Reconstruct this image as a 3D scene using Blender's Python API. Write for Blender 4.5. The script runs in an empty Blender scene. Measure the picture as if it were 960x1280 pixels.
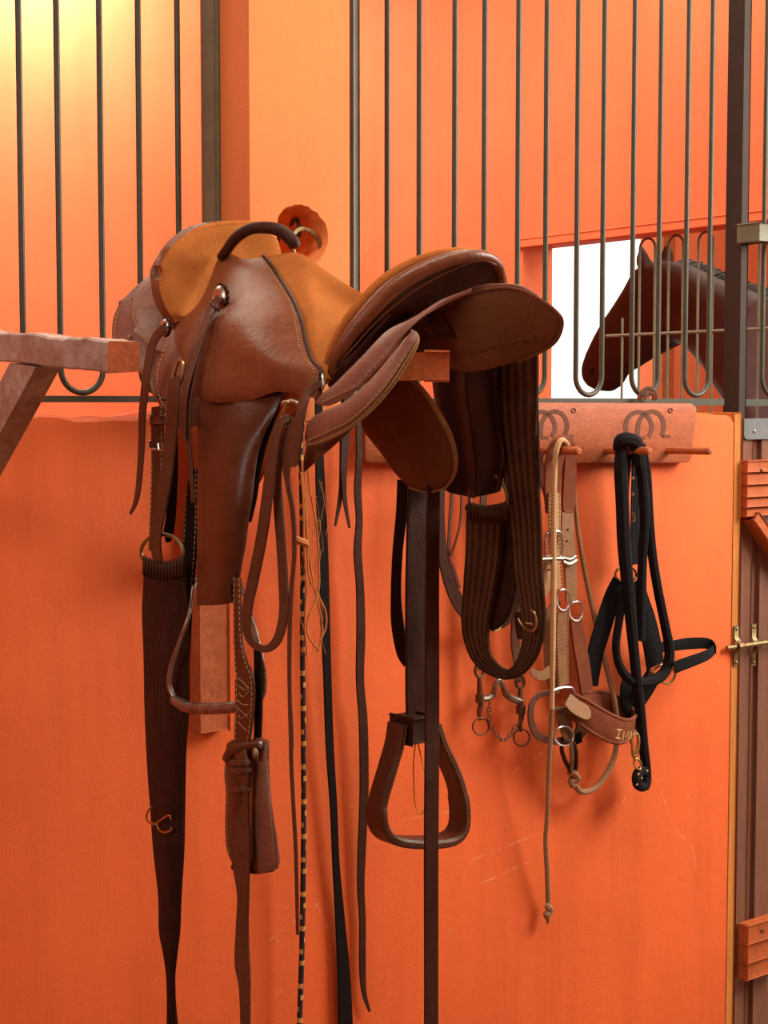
import bpy, bmesh, math, random
from mathutils import Vector, Matrix
random.seed(7)
V = Vector
FPX = 2000.0                      # focal length in pixels of a 960x1280 frame
CAM = V((0.0, 0.0, 1.5))
PITCH = math.atan(135.0 / FPX)
FWD = V((0, math.cos(PITCH), -math.sin(PITCH)))
UPV = V((0, math.sin(PITCH), math.cos(PITCH)))
RT = V((1, 0, 0))
TH = math.radians(38.0)
U = V((math.cos(TH), math.sin(TH), 0))      # along the front wall, to the right and away
N = V((math.sin(TH), -math.cos(TH), 0))     # out of the front wall, to the viewer
Z = V((0, 0, 1))
F0 = V((0, 3.2, 0))
E = -U                                      # towards the near side of the saddle
S0 = F0 + U * (-0.448)                      # foot of the saddle axis on the wall

def ray(px, py):
    return FWD + RT * ((px - 480.0) / FPX) + UPV * ((640.0 - py) / FPX)
def hit(px, py, p0, n):
    r = ray(px, py)
    return CAM + r * ((p0 - CAM).dot(n) / r.dot(n))
def proj(p):
    d = p - CAM
    z = d.dot(FWD)
    return V((480 + FPX * d.dot(RT) / z, 640 - FPX * d.dot(UPV) / z))
def W(x, y, k=0.0): return hit(x, y, F0 + N * k, N)          # plane parallel to the front wall
def S(x, y, b=0.0): return hit(x, y, S0 + E * b, E)          # lengthwise plane of the saddle
def T(x, y, t=0.0): return hit(x, y, S0 + N * t, N)          # crosswise plane of the saddle
def M(x, y, m=0.0): return hit(x, y, F0 + U * m, U)          # plane parallel to the stall divider
def wp(m, k, z): return F0 + U * m + N * k + Z * z

# ------------------------------------------------------------------ materials
def newmat(name):
    m = bpy.data.materials.new(name); m.use_nodes = True
    nt = m.node_tree; nt.nodes.clear()
    out = nt.nodes.new('ShaderNodeOutputMaterial'); b = nt.nodes.new('ShaderNodeBsdfPrincipled')
    nt.links.new(b.outputs[0], out.inputs[0])
    return m, nt, b
def node(nt, t, **kw):
    n = nt.nodes.new(t)
    for k, v in kw.items():
        if k.startswith('i_'):
            key = k[2:]; key = int(key) if key.isdigit() else key.replace('_', ' ')
            n.inputs[key].default_value = v
        else: setattr(n, k, v)
    return n
def coords(nt, scale=(1, 1, 1)):
    tc = node(nt, 'ShaderNodeTexCoord'); mp = node(nt, 'ShaderNodeMapping')
    mp.inputs['Scale'].default_value = scale
    nt.links.new(tc.outputs['Object'], mp.inputs[0])
    return mp.outputs[0]
def noise(nt, co, scale, detail=4, rough=0.6):
    n = node(nt, 'ShaderNodeTexNoise', i_Scale=scale, i_Detail=detail, i_Roughness=rough)
    nt.links.new(co, n.inputs['Vector']); return n.outputs[0]
def ramp(nt, fac, stops):
    r = node(nt, 'ShaderNodeValToRGB')
    els = r.color_ramp.elements
    while len(els) < len(stops): els.new(0.5)
    for e, (p, c) in zip(els, stops):
        e.position = p; e.color = tuple(c) + (1,) if len(c) == 3 else c
    nt.links.new(fac, r.inputs[0]); return r.outputs[0]
def mix(nt, fac, a, b, mode='MIX'):
    n = node(nt, 'ShaderNodeMix', data_type='RGBA', blend_type=mode)
    for sock, v in ((n.inputs[0], fac), (n.inputs[6], a), (n.inputs[7], b)):
        if isinstance(v, (int, float)): sock.default_value = v
        elif isinstance(v, (tuple, list)): sock.default_value = tuple(v) + (1,) if len(v) == 3 else v
        else: nt.links.new(v, sock)
    return n.outputs[2]
def math_n(nt, op, a, b=None):
    n = node(nt, 'ShaderNodeMath', operation=op)
    for i, v in enumerate((a, b)):
        if v is None: continue
        if isinstance(v, (int, float)): n.inputs[i].default_value = v
        else: nt.links.new(v, n.inputs[i])
    return n.outputs[0]
def bump(nt, b, h, strength, dist=0.01, prev=None):
    n = node(nt, 'ShaderNodeBump', i_Strength=strength, i_Distance=dist)
    nt.links.new(h, n.inputs['Height'])
    if prev is not None: nt.links.new(prev, n.inputs['Normal'])
    nt.links.new(n.outputs[0], b.inputs['Normal']); return n.outputs[0]
def lin(r, g, b):
    f = lambda c: (c / 255 / 12.92) if c / 255 <= 0.04045 else ((c / 255 + 0.055) / 1.055) ** 2.4
    return (f(r), f(g), f(b))
def mul(c, k): return tuple(min(1.0, x * k) for x in c)

def mat_leather(name, col, rough=0.38, var=0.35, bumpk=0.25, spec=0.36, scale=1.0):
    m, nt, b = newmat(name); co = coords(nt)
    n1 = noise(nt, co, 9 * scale, 5, 0.65); n2 = noise(nt, co, 55 * scale, 4)
    c = ramp(nt, n1, [(0.3, mul(col, 1 - var)), (0.52, col), (0.75, mul(col, 1 + var))])
    c = mix(nt, 0.25, c, ramp(nt, n2, [(0.35, mul(col, 0.55)), (0.65, mul(col, 1.3))]))
    nt.links.new(c, b.inputs['Base Color'])
    r = node(nt, 'ShaderNodeMapRange', i_1=0.3, i_2=0.7, i_3=rough - 0.09, i_4=rough + 0.14)
    nt.links.new(n1, r.inputs[0]); nt.links.new(r.outputs[0], b.inputs['Roughness'])
    b.inputs['Specular IOR Level'].default_value = spec
    n3 = noise(nt, co, 260 * scale, 2)
    cr = node(nt, 'ShaderNodeTexVoronoi', feature='DISTANCE_TO_EDGE', i_Scale=70.0 * scale)
    nt.links.new(co, cr.inputs['Vector'])
    crk = ramp(nt, cr.outputs['Distance'], [(0.0, (0, 0, 0)), (0.10, (1, 1, 1))])
    sx = noise(nt, coords(nt, (1, 1, 7)), 34 * scale, 5, 0.7)
    c = mix(nt, 0.22, c, ramp(nt, sx, [(0.3, mul(col, 0.4)), (0.5, col), (0.72, mul(col, 1.7))]))
    nt.links.new(c, b.inputs['Base Color'])
    p = bump(nt, b, n3, bumpk * 0.5, 0.002); p = bump(nt, b, crk, bumpk * 0.35, 0.0015, p); bump(nt, b, n2, bumpk, 0.004, p)
    return m
def mat_suede(name, col, var=0.25):
    m, nt, b = newmat(name); co = coords(nt)
    n1 = noise(nt, co, 14, 5, 0.7); n2 = noise(nt, co, 320, 3)
    c = ramp(nt, n1, [(0.3, mul(col, 1 - var)), (0.7, mul(col, 1 + var))])
    c = mix(nt, 0.3, c, ramp(nt, n2, [(0.3, mul(col, 0.6)), (0.7, mul(col, 1.35))]))
    nt.links.new(c, b.inputs['Base Color'])
    b.inputs['Roughness'].default_value = 0.95; b.inputs['Specular IOR Level'].default_value = 0.12
    b.inputs['Sheen Weight'].default_value = 0.25; b.inputs['Sheen Tint'].default_value = mul(col, 2.0) + (1,)
    bump(nt, b, n2, 0.5, 0.002)
    return m
def mat_woven(name, col, cords=140, rough=0.9, axis='U'):
    """UV driven: u runs across the band, v along it."""
    m, nt, b = newmat(name)
    tc = node(nt, 'ShaderNodeTexCoord')
    w1 = node(nt, 'ShaderNodeTexWave', wave_type='BANDS', bands_direction='X', i_Scale=1.0, i_Distortion=0.6, i_Detail=2.0)
    mp = node(nt, 'ShaderNodeMapping'); mp.inputs['Scale'].default_value = (cords, cords * 0.03, 1)
    nt.links.new(tc.outputs['UV'], mp.inputs[0]); nt.links.new(mp.outputs[0], w1.inputs[0])
    w2 = node(nt, 'ShaderNodeTexWave', wave_type='BANDS', bands_direction='DIAGONAL', i_Scale=1.0, i_Distortion=1.2, i_Detail=2.0)
    mp2 = node(nt, 'ShaderNodeMapping'); mp2.inputs['Scale'].default_value = (cords * 1.5, cords * 2.2, 1)
    nt.links.new(tc.outputs['UV'], mp2.inputs[0]); nt.links.new(mp2.outputs[0], w2.inputs[0])
    n1 = noise(nt, coords(nt), 30, 4)
    c = ramp(nt, w1.outputs[1], [(0.1, mul(col, 0.25)), (0.55, col), (1, mul(col, 1.6))])
    c = mix(nt, 0.14, c, ramp(nt, w2.outputs[1], [(0.1, mul(col, 0.35)), (0.9, mul(col, 1.5))]))
    c = mix(nt, 0.45, c, ramp(nt, n1, [(0.3, mul(col, 0.45)), (0.7, mul(col, 1.3))]))
    nt.links.new(c, b.inputs['Base Color'])
    b.inputs['Roughness'].default_value = rough; b.inputs['Specular IOR Level'].default_value = 0.15
    p = bump(nt, b, w1.outputs[1], 1.0, 0.004); bump(nt, b, w2.outputs[1], 0.35, 0.002, p)
    return m
def mat_metal(name, col, rough=0.3, rust=0.0, rustcol=(0.18, 0.07, 0.03), metallic=1.0):
    m, nt, b = newmat(name); co = coords(nt)
    n1 = noise(nt, co, 60, 4)
    c = ramp(nt, n1, [(0.35, mul(col, 0.75)), (0.65, col)])
    if rust > 0:
        f = ramp(nt, noise(nt, co, 35, 5, 0.7), [(0.62 - rust * 0.35, (0, 0, 0)), (0.75 - rust * 0.25, (1, 1, 1))])
        c = mix(nt, f, c, rustcol)
    nt.links.new(c, b.inputs['Base Color'])
    b.inputs['Metallic'].default_value = metallic; b.inputs['Roughness'].default_value = rough
    bump(nt, b, n1, 0.1, 0.002)
    return m
def mat_paint(name, col, rough=0.45, var=0.2, rust=0.15):
    m, nt, b = newmat(name); co = coords(nt)
    n1 = noise(nt, co, 18, 5, 0.7); n2 = noise(nt, co, 160, 3)
    c = ramp(nt, n1, [(0.3, mul(col, 1 - var)), (0.7, mul(col, 1 + var))])
    f = ramp(nt, noise(nt, co, 45, 5, 0.75), [(0.72 - rust * 0.2, (0, 0, 0)), (0.78 - rust * 0.2, (1, 1, 1))])
    c = mix(nt, f, c, mul(col, 0.5))
    nt.links.new(c, b.inputs['Base Color']); b.inputs['Roughness'].default_value = rough; b.inputs['Specular IOR Level'].default_value = 0.3
    bump(nt, b, n2, 0.15, 0.002)
    return m
def mat_wood(name, col, grain=(1, 1, 14), rough=0.6, var=0.35, dark=0.45, wear=None):
    m, nt, b = newmat(name); co = coords(nt, grain)
    n1 = noise(nt, co, 6, 6, 0.65); n2 = noise(nt, co, 38, 4, 0.6)
    c = ramp(nt, n1, [(0.28, mul(col, 1 - var)), (0.5, col), (0.75, mul(col, 1 + var * 0.8))])
    c = mix(nt, 0.4, c, ramp(nt, n2, [(0.3, mul(col, dark)), (0.6, mul(col, 1.15))]))
    if wear is not None:
        f = ramp(nt, noise(nt, coords(nt), 16, 5, 0.7), [(0.42, (0, 0, 0)), (0.62, (1, 1, 1))])
        c = mix(nt, f, c, wear)
    nt.links.new(c, b.inputs['Base Color']); b.inputs['Roughness'].default_value = rough; b.inputs['Specular IOR Level'].default_value = 0.3
    bump(nt, b, n2, 0.3, 0.003)
    return m
def mat_plain(name, col, rough=0.8, var=0.15, nscale=30, spec=0.3):
    m, nt, b = newmat(name); co = coords(nt)
    n1 = noise(nt, co, nscale, 4)
    c = ramp(nt, n1, [(0.3, mul(col, 1 - var)), (0.7, mul(col, 1 + var))])
    nt.links.new(c, b.inputs['Base Color']); b.inputs['Roughness'].default_value = rough
    b.inputs['Specular IOR Level'].default_value = spec
    bump(nt, b, noise(nt, co, nscale * 8, 2), 0.25, 0.002)
    return m
def mat_rope(name, col, twist=260.0, rough=0.92):
    m, nt, b = newmat(name)
    tc = node(nt, 'ShaderNodeTexCoord')
    mp = node(nt, 'ShaderNodeMapping'); mp.inputs['Scale'].default_value = (6, twist, 1)
    nt.links.new(tc.outputs['UV'], mp.inputs[0])
    w = node(nt, 'ShaderNodeTexWave', wave_type='BANDS', bands_direction='DIAGONAL', i_Scale=0.5, i_Distortion=0.4)
    nt.links.new(mp.outputs[0], w.inputs[0])
    n1 = noise(nt, coords(nt), 25, 4)
    c = ramp(nt, w.outputs[1], [(0.05, mul(col, 0.7)), (0.5, col), (1, mul(col, 1.15))])
    c = mix(nt, 0.3, c, ramp(nt, n1, [(0.3, mul(col, 0.6)), (0.7, mul(col, 1.2))]))
    nt.links.new(c, b.inputs['Base Color']); b.inputs['Roughness'].default_value = rough
    b.inputs['Specular IOR Level'].default_value = 0.15
    bump(nt, b, w.outputs[1], 0.35, 0.0015)
    return m
def mat_cord(name, dark, light, freq):
    m, nt, b = newmat(name)
    tc = node(nt, 'ShaderNodeTexCoord'); sp = node(nt, 'ShaderNodeSeparateXYZ')
    nt.links.new(tc.outputs['UV'], sp.inputs[0])
    fr = math_n(nt, 'FRACT', math_n(nt, 'MULTIPLY', sp.outputs[1], freq))
    a = math_n(nt, 'LESS_THAN', fr, 0.42)
    u = math_n(nt, 'FRACT', math_n(nt, 'ADD', math_n(nt, 'MULTIPLY', sp.outputs[0], 36.0), math_n(nt, 'MULTIPLY', math_n(nt, 'FLOOR', math_n(nt, 'MULTIPLY', sp.outputs[1], freq)), 0.37)))
    bb = math_n(nt, 'LESS_THAN', u, 0.55)
    f = math_n(nt, 'MULTIPLY', a, bb)
    c = mix(nt, f, dark, light)
    nt.links.new(c, b.inputs['Base Color']); b.inputs['Roughness'].default_value = 0.85
    bump(nt, b, noise(nt, coords(nt), 300, 2), 0.4, 0.002)
    return m

def seg_mask(nt, x, z, segs, wid):
    """mask of hand-made scratches: distance to a few line segments in wall coordinates"""
    tot = None
    for (x0, z0, x1, z1) in segs:
        dx, dz = x1 - x0, z1 - z0; L2 = dx * dx + dz * dz
        ax = math_n(nt, 'SUBTRACT', x, x0); az = math_n(nt, 'SUBTRACT', z, z0)
        t = math_n(nt, 'ADD', math_n(nt, 'MULTIPLY', ax, dx / L2), math_n(nt, 'MULTIPLY', az, dz / L2))
        tc = node(nt, 'ShaderNodeClamp'); nt.links.new(t, tc.inputs[0]); t = tc.outputs[0]
        ex = math_n(nt, 'SUBTRACT', ax, math_n(nt, 'MULTIPLY', t, dx)); ez = math_n(nt, 'SUBTRACT', az, math_n(nt, 'MULTIPLY', t, dz))
        d = math_n(nt, 'SQRT', math_n(nt, 'ADD', math_n(nt, 'MULTIPLY', ex, ex), math_n(nt, 'MULTIPLY', ez, ez)))
        k = math_n(nt, 'LESS_THAN', d, wid)
        tot = k if tot is None else math_n(nt, 'MAXIMUM', tot, k)
    return tot
def mat_plaster(name, col, drip=0.25, flecks=True, segs=None, rough=0.72):
    m, nt, b = newmat(name); co = coords(nt); st = coords(nt, (9, 9, 0.7))
    n1 = noise(nt, co, 2.2, 5, 0.6); n2 = noise(nt, st, 1.6, 5, 0.6); n3 = noise(nt, co, 240, 3)
    c = ramp(nt, n1, [(0.3, mul(col, 0.86)), (0.7, mul(col, 1.1))])
    c = mix(nt, drip, c, ramp(nt, n2, [(0.3, mul(col, 0.6)), (0.5, col), (0.75, mul(col, 1.15))]))
    c = mix(nt, 0.12, c, ramp(nt, n3, [(0.3, mul(col, 0.5)), (0.7, mul(col, 1.4))]))
    pale = (min(1, col[0] * 1.05), min(1, col[1] * 2.4 + 0.06), min(1, col[2] * 4 + 0.08))
    if flecks:
        fs_ = node(nt, 'ShaderNodeSeparateXYZ'); nt.links.new(co, fs_.inputs[0]); fc_ = node(nt, 'ShaderNodeCombineXYZ')
        nt.links.new(math_n(nt, 'MULTIPLY', fs_.outputs[0], 1.5), fc_.inputs[0]); nt.links.new(math_n(nt, 'MULTIPLY', fs_.outputs[2], 0.7), fc_.inputs[1])
        vo = node(nt, 'ShaderNodeTexVoronoi', voronoi_dimensions='2D', i_Scale=13.0); nt.links.new(fc_.outputs[0], vo.inputs['Vector'])
        wob = math_n(nt, 'ADD', vo.outputs['Distance'], math_n(nt, 'MULTIPLY', noise(nt, co, 75, 4), 0.34))
        f = ramp(nt, wob, [(0.172, (0.45, 0.45, 0.45)), (0.195, (0, 0, 0))])
        keep = ramp(nt, noise(nt, co, 3.4, 2), [(0.5, (0, 0, 0)), (0.6, (1, 1, 1))])
        c = mix(nt, math_n(nt, 'MULTIPLY', f, keep), c, pale)
        dk = ramp(nt, noise(nt, co, 70, 2, 0.4), [(0.225, (1, 1, 1)), (0.245, (0, 0, 0))])
        c = mix(nt, math_n(nt, 'MULTIPLY', dk, 0.6), c, mul(col, 0.35))
    if segs:
        sp = node(nt, 'ShaderNodeSeparateXYZ'); tcn = node(nt, 'ShaderNodeTexCoord')
        nv = noise(nt, co, 25, 3)
        nt.links.new(tcn.outputs['Object'], sp.inputs[0])
        xx = math_n(nt, 'ADD', sp.outputs[0], math_n(nt, 'MULTIPLY', math_n(nt, 'SUBTRACT', nv, 0.5), 0.035))
        ms = seg_mask(nt, xx, sp.outputs[2], segs, 0.0022)
        ms = math_n(nt, 'MULTIPLY', ms, ramp(nt, noise(nt, co, 45, 3), [(0.42, (0.0, 0.0, 0.0)), (0.62, (0.4, 0.4, 0.4))]))
        c = mix(nt, ms, c, pale)
    nt.links.new(c, b.inputs['Base Color'])
    b.inputs['Roughness'].default_value = rough; b.inputs['Specular IOR Level'].default_value = 0.2
    p = bump(nt, b, n3, 0.18, 0.003); bump(nt, b, noise(nt, co, 30, 4), 0.2, 0.006, p)
    return m

# ------------------------------------------------------------------ geometry
def cat(pts, n):
    """Catmull-Rom through tuples, n samples per span"""
    P = [list(p) for p in pts]; out = []
    for i in range(len(P) - 1):
        p0 = P[max(i - 1, 0)]; p1 = P[i]; p2 = P[i + 1]; p3 = P[min(i + 2, len(P) - 1)]
        for j in range(n):
            t = j / n
            out.append([0.5 * (2 * b + (c - a) * t + (2 * a - 5 * b + 4 * c - d) * t * t + (3 * b - a - 3 * c + d) * t ** 3)
                        for a, b, c, d in zip(p0, p1, p2, p3)])
    out.append(list(P[-1])); return out
def resample(pts, n):
    """n+1 points evenly spaced (by the first two coordinates) along a polyline"""
    L = [0.0]
    for a, b in zip(pts, pts[1:]): L.append(L[-1] + max(1e-6, math.hypot(b[0] - a[0], b[1] - a[1])))
    out = []; j = 0
    for i in range(n + 1):
        s = L[-1] * i / n
        while j < len(pts) - 2 and L[j + 1] < s: j += 1
        t = (s - L[j]) / (L[j + 1] - L[j]); t = min(1, max(0, t))
        out.append([a + (b - a) * t for a, b in zip(pts[j], pts[j + 1])])
    return out

class G:
    def __init__(s): s.v = []; s.f = []; s.m = []; s.uv = []
    def face(s, idx, mi=0, uv=None): s.f.append(tuple(idx)); s.m.append(mi); s.uv.append(uv or [(0, 0)] * len(idx))
    def add(s, p): s.v.append(V(p)); return len(s.v) - 1
    def grid(s, rows, mi=0, close_u=False, close_v=False):
        n, w = len(rows), len(rows[0]); base = len(s.v)
        for r in rows:
            for p in r: s.v.append(V(p))
        vl = [0.0]
        mid = w // 2
        for a, b in zip(rows, rows[1:]): vl.append(vl[-1] + (b[mid] - a[mid]).length)
        tot = sum((b - a).length for a, b in zip(rows[n // 2], rows[n // 2][1:]))
        for i in range(n - (0 if close_v else 1)):
            for j in range(w - (0 if close_u else 1)):
                i2, j2 = (i + 1) % n, (j + 1) % w
                u0, u1 = tot * j / max(1, w - 1), tot * (j + 1) / max(1, w - 1)
                v0 = vl[i]; v1 = vl[i + 1] if i + 1 < n else vl[i] + 0.01
                s.face((base + i * w + j, base + i * w + j2, base + i2 * w + j2, base + i2 * w + j), mi,
                       [(u0, v0), (u1, v0), (u1, v1), (u0, v1)])
        return base
    def sheet(s, rows, thick, mi=0, mb=None, rnd=True, me=None):
        """grid given thickness behind it (away from the camera), rounded edges"""
        n, w = len(rows), len(rows[0]); nor = [[V((0, 0, 0)) for _ in range(w)] for _ in range(n)]
        for i in range(n):
            for j in range(w):
                a = rows[min(i + 1, n - 1)][j] - rows[max(i - 1, 0)][j]; b = rows[i][min(j + 1, w - 1)] - rows[i][max(j - 1, 0)]
                c = a.cross(b)
                if c.length < 1e-12:
                    ii = min(max(i, 1), n - 2); jj = min(max(j, 1), w - 2)
                    c = (rows[ii + 1][jj] - rows[ii - 1][jj]).cross(rows[ii][jj + 1] - rows[ii][jj - 1])
                nor[i][j] = c.normalized()
        s_ = sum((CAM - rows[i][j]).dot(nor[i][j]) for i in range(n) for j in range(w))
        sg = 1 if s_ > 0 else -1
        fl = [[rows[i][j] for j in range(w)] for i in range(n)]
        bk = [[rows[i][j] - nor[i][j] * sg * thick for j in range(w)] for i in range(n)]
        if rnd:      # pull the outer faces in a little at the rim
            for lay, off in ((fl, -0.25), (bk, 0.25)):
                for i in range(n):
                    for j in range(w):
                        if i in (0, n - 1) or j in (0, w - 1): lay[i][j] = lay[i][j] + nor[i][j] * sg * thick * off
        b1 = s.grid(fl, mi); b2 = s.grid(bk, mi if mb is None else mb)
        me = (mi if mb is None else mb) if me is None else me
        loop = [(0, j) for j in range(w)] + [(i, w - 1) for i in range(1, n)] + [(n - 1, j) for j in range(w - 2, -1, -1)] + [(i, 0) for i in range(n - 2, 0, -1)]
        for (a, b) in zip(loop, loop[1:] + loop[:1]):
            ia, ib = a[0] * w + a[1], b[0] * w + b[1]
            s.face((b1 + ia, b1 + ib, b2 + ib, b2 + ia), me)
    def tube(s, pts, rad, mi=0, seg=10, closed=False, flat=None, caps=True):
        """round tube through 3D points; rad number or list; flat=(vec,k) squashes along vec"""
        n = len(pts); R = rad if isinstance(rad, (list, tuple)) else [rad] * n
        tg = []
        for i in range(n):
            a = pts[(i - 1) % n] if closed else pts[max(i - 1, 0)]; b = pts[(i + 1) % n] if closed else pts[min(i + 1, n - 1)]
            tg.append((b - a).normalized() if (b - a).length > 1e-9 else V((0, 0, 1)))
        x = tg[0].orthogonal().normalized(); rows = []
        for i in range(n):
            x = (x - tg[i] * x.dot(tg[i]))
            x = x.normalized() if x.length > 1e-6 else tg[i].orthogonal().normalized()
            y = tg[i].cross(x); r = []
            for j in range(seg + 1):
                a = 2 * math.pi * j / seg; d = (x * math.cos(a) + y * math.sin(a)) * R[i]
                if flat: d = d - flat[0] * d.dot(flat[0]) * (1 - flat[1])
                r.append(pts[i] + d)
            rows.append(r)
        if closed: rows.append([p.copy() for p in rows[0]])
        b = s.grid(rows, mi)
        if caps and not closed:
            for i in (0, n - 1):
                c = s.add(pts[i] + tg[i] * (R[i] * 0.35 * (1 if i else -1))); w = seg + 1
                for j in range(seg): s.face((b + i * w + j, b + i * w + j + 1, c), mi)
    def ribbon(s, cen, side, nor, wid, thick, mi=0, bev=0.3):
        rows = []
        for c, sd, nn, w in zip(cen, side, nor, wid):
            h = w / 2; t = thick / 2; bv = min(t * 0.9, h * 0.4) * (bev / 0.3) * 0.6
            pr = [(-h, -t + bv), (-h, t - bv), (-h + bv, t), (-h * .33, t), (h * .33, t), (h - bv, t), (h, t - bv), (h, -t + bv), (h - bv, -t), (-h + bv, -t), (-h, -t + bv)]
            rows.append([c + sd * a + nn * b for a, b in pr])
        b = s.grid(rows, mi); w = 11
        s.face([b + j for j in range(w - 1)], mi); s.face([b + (len(rows) - 1) * w + j for j in range(w - 1)], mi)
    def box(s, c, ax, ay, az, mi=0, bev=0.0):
        """c centre, half-extent vectors; chamfered when bev>0"""
        if bev <= 0:
            i0 = len(s.v)
            for sx in (-1, 1):
                for sy in (-1, 1):
                    for sz in (-1, 1): s.v.append(c + ax * sx + ay * sy + az * sz)
            for f in ((0, 1, 3, 2), (4, 6, 7, 5), (0, 4, 5, 1), (2, 3, 7, 6), (0, 2, 6, 4), (1, 5, 7, 3)): s.face([i0 + k for k in f], mi)
            return
        bm = bmesh.new(); bmesh.ops.create_cube(bm, size=2.0)
        mt = Matrix((( ax.x, ay.x, az.x, c.x), (ax.y, ay.y, az.y, c.y), (ax.z, ay.z, az.z, c.z), (0, 0, 0, 1)))
        bm.transform(mt)
        bmesh.ops.bevel(bm, geom=bm.edges[:], offset=bev, segments=2, affect='EDGES', profile=0.6)
        s.bm(bm, mi)
    def bm(s, bm, mi=0):
        i0 = len(s.v); bm.verts.index_update()
        for v in bm.verts: s.v.append(v.co.copy())
        for f in bm.faces: s.face([i0 + v.index for v in f.verts], mi)
        bm.free()
    def torus(s, c, ax, ay, r, mi=0, n=36, seg=10):
        s.tube([c + ax * math.cos(2 * math.pi * i / n) + ay * math.sin(2 * math.pi * i / n) for i in range(n)], r, mi, seg, closed=True)
    def ball(s, c, ax, ay, az, mi=0, nu=16, nv=10):
        rows = []
        for i in range(nv + 1):
            a = math.pi * (0.02 + 0.96 * i / nv); rows.append([c + (ax * math.cos(2 * math.pi * j / nu) + ay * math.sin(2 * math.pi * j / nu)) * math.sin(a) + az * math.cos(a) for j in range(nu + 1)])
        s.grid(rows, mi)
    def prism(s, outline, d, mi=0):
        """flat polygon (3D points) extruded by vector d"""
        i0 = len(s.v); n = len(outline)
        for p in outline: s.v.append(V(p))
        for p in outline: s.v.append(V(p) + d)
        s.face([i0 + i for i in range(n)], mi); s.face([i0 + n + i for i in reversed(range(n))], mi)
        for i in range(n): s.face((i0 + i, i0 + (i + 1) % n, i0 + n + (i + 1) % n, i0 + n + i), mi)
    def stitch(s, pts, mi, gap=0.0085, size=0.0011, lift=None):
        """a row of short raised thread stitches along a 3D polyline"""
        L = [0.0]
        for a, b in zip(pts, pts[1:]): L.append(L[-1] + (b - a).length)
        def at(d):
            for i in range(len(pts) - 1):
                if L[i + 1] >= d:
                    return pts[i].lerp(pts[i + 1], (d - L[i]) / max(1e-9, L[i + 1] - L[i]))
            return pts[-1]
        d = 0.0
        while d < L[-1]:
            a, b = at(d), at(d + gap * 0.55)
            t = b - a
            if t.length > 1e-5:
                t = t.normalized(); to = (CAM - a).normalized(); sd = t.cross(to).normalized(); up = sd.cross(t)
                off = to * (0.0012 if lift is None else lift)
                s.box((a + b) / 2 + off, t * (gap * 0.3), sd * size * 0.8, up * size * 0.6, mi)
            d += gap
    def build(s, name, mats, parent=None, sharp=40, label=None, loc=None):
        me = bpy.data.meshes.new(name)
        off = V((0, 0, 0))
        if parent is not None: off = wloc(parent)
        elif loc is not None: off = V(loc)
        me.from_pydata([v - off for v in s.v], [], s.f)
        for m in (mats if isinstance(mats, (list, tuple)) else [mats]): me.materials.append(m)
        for p, mi in zip(me.polygons, s.m): p.material_index = mi; p.use_smooth = True
        uvl = me.uv_layers.new(name='UVMap'); k = 0
        data = [c for f in s.uv for q in f for c in q]
        uvl.data.foreach_set('uv', data)
        bm = bmesh.new(); bm.from_mesh(me)
        bmesh.ops.remove_doubles(bm, verts=bm.verts[:], dist=1e-6)
        bmesh.ops.recalc_face_normals(bm, faces=bm.faces[:])
        bm.to_mesh(me); bm.free()
        me.set_sharp_from_angle(angle=math.radians(sharp))
        o = bpy.data.objects.new(name, me); bpy.context.collection.objects.link(o)
        if parent is not None: o.parent = parent
        elif loc is not None: o.location = loc
        if label: o['label'] = label
        return o
def wloc(o):
    l = V((0, 0, 0))
    while o is not None: l = l + V(o.location); o = o.parent
    return l
def thing(name, label, cat, loc, group=None):
    o = bpy.data.objects.new(name, None); bpy.context.collection.objects.link(o)
    o.empty_display_size = 0.05; o.location = loc; o['label'] = label; o['category'] = cat
    if group: o['group'] = group
    return o
def tag(o, label, cat, group=None):
    o['label'] = label; o['category'] = cat
    if group: o['group'] = group
    return o
def struct(o, label=None):
    o['kind'] = 'structure'
    if label: o['label'] = label; o['category'] = 'wall'
    return o
def coons(top, right, bottom, left, fn, nu=14, nv=16, bulge=0.0, smooth=True):
    """patch between four boundary polylines of (px, py, d); top/bottom run left to right, left/right run downwards.
    fn maps (px, py, d) to space; bulge is added to d in the middle."""
    f = (lambda p, n: resample(cat(p, 8), n)) if smooth else (lambda p, n: resample(p, n))
    t, b, l, r = f(top, nu), f(bottom, nu), f(left, nv), f(right, nv)
    rows = []
    for i in range(nv + 1):
        v = i / nv; row = []
        for j in range(nu + 1):
            u = j / nu; q = []
            for k in range(3):
                lin_ = (1 - v) * t[j][k] + v * b[j][k] + (1 - u) * l[i][k] + u * r[i][k]
                bil = (1 - u) * (1 - v) * t[0][k] + u * (1 - v) * t[-1][k] + (1 - u) * v * b[0][k] + u * v * b[-1][k]
                q.append(lin_ - bil)
            q[2] += bulge * math.sin(math.pi * u) ** 0.8 * math.sin(math.pi * v) ** 0.8
            row.append(fn(*q))
        rows.append(row)
    return rows
def px_path(pts, fn, n=6):
    """(px,py,d) control points -> smooth 3D path"""
    return [fn(*q[:3]) for q in cat(pts, n)]
def pxm(p, w):
    """metres that w pixels measure at point p"""
    return w * (p - CAM).dot(FWD) / FPX
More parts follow.
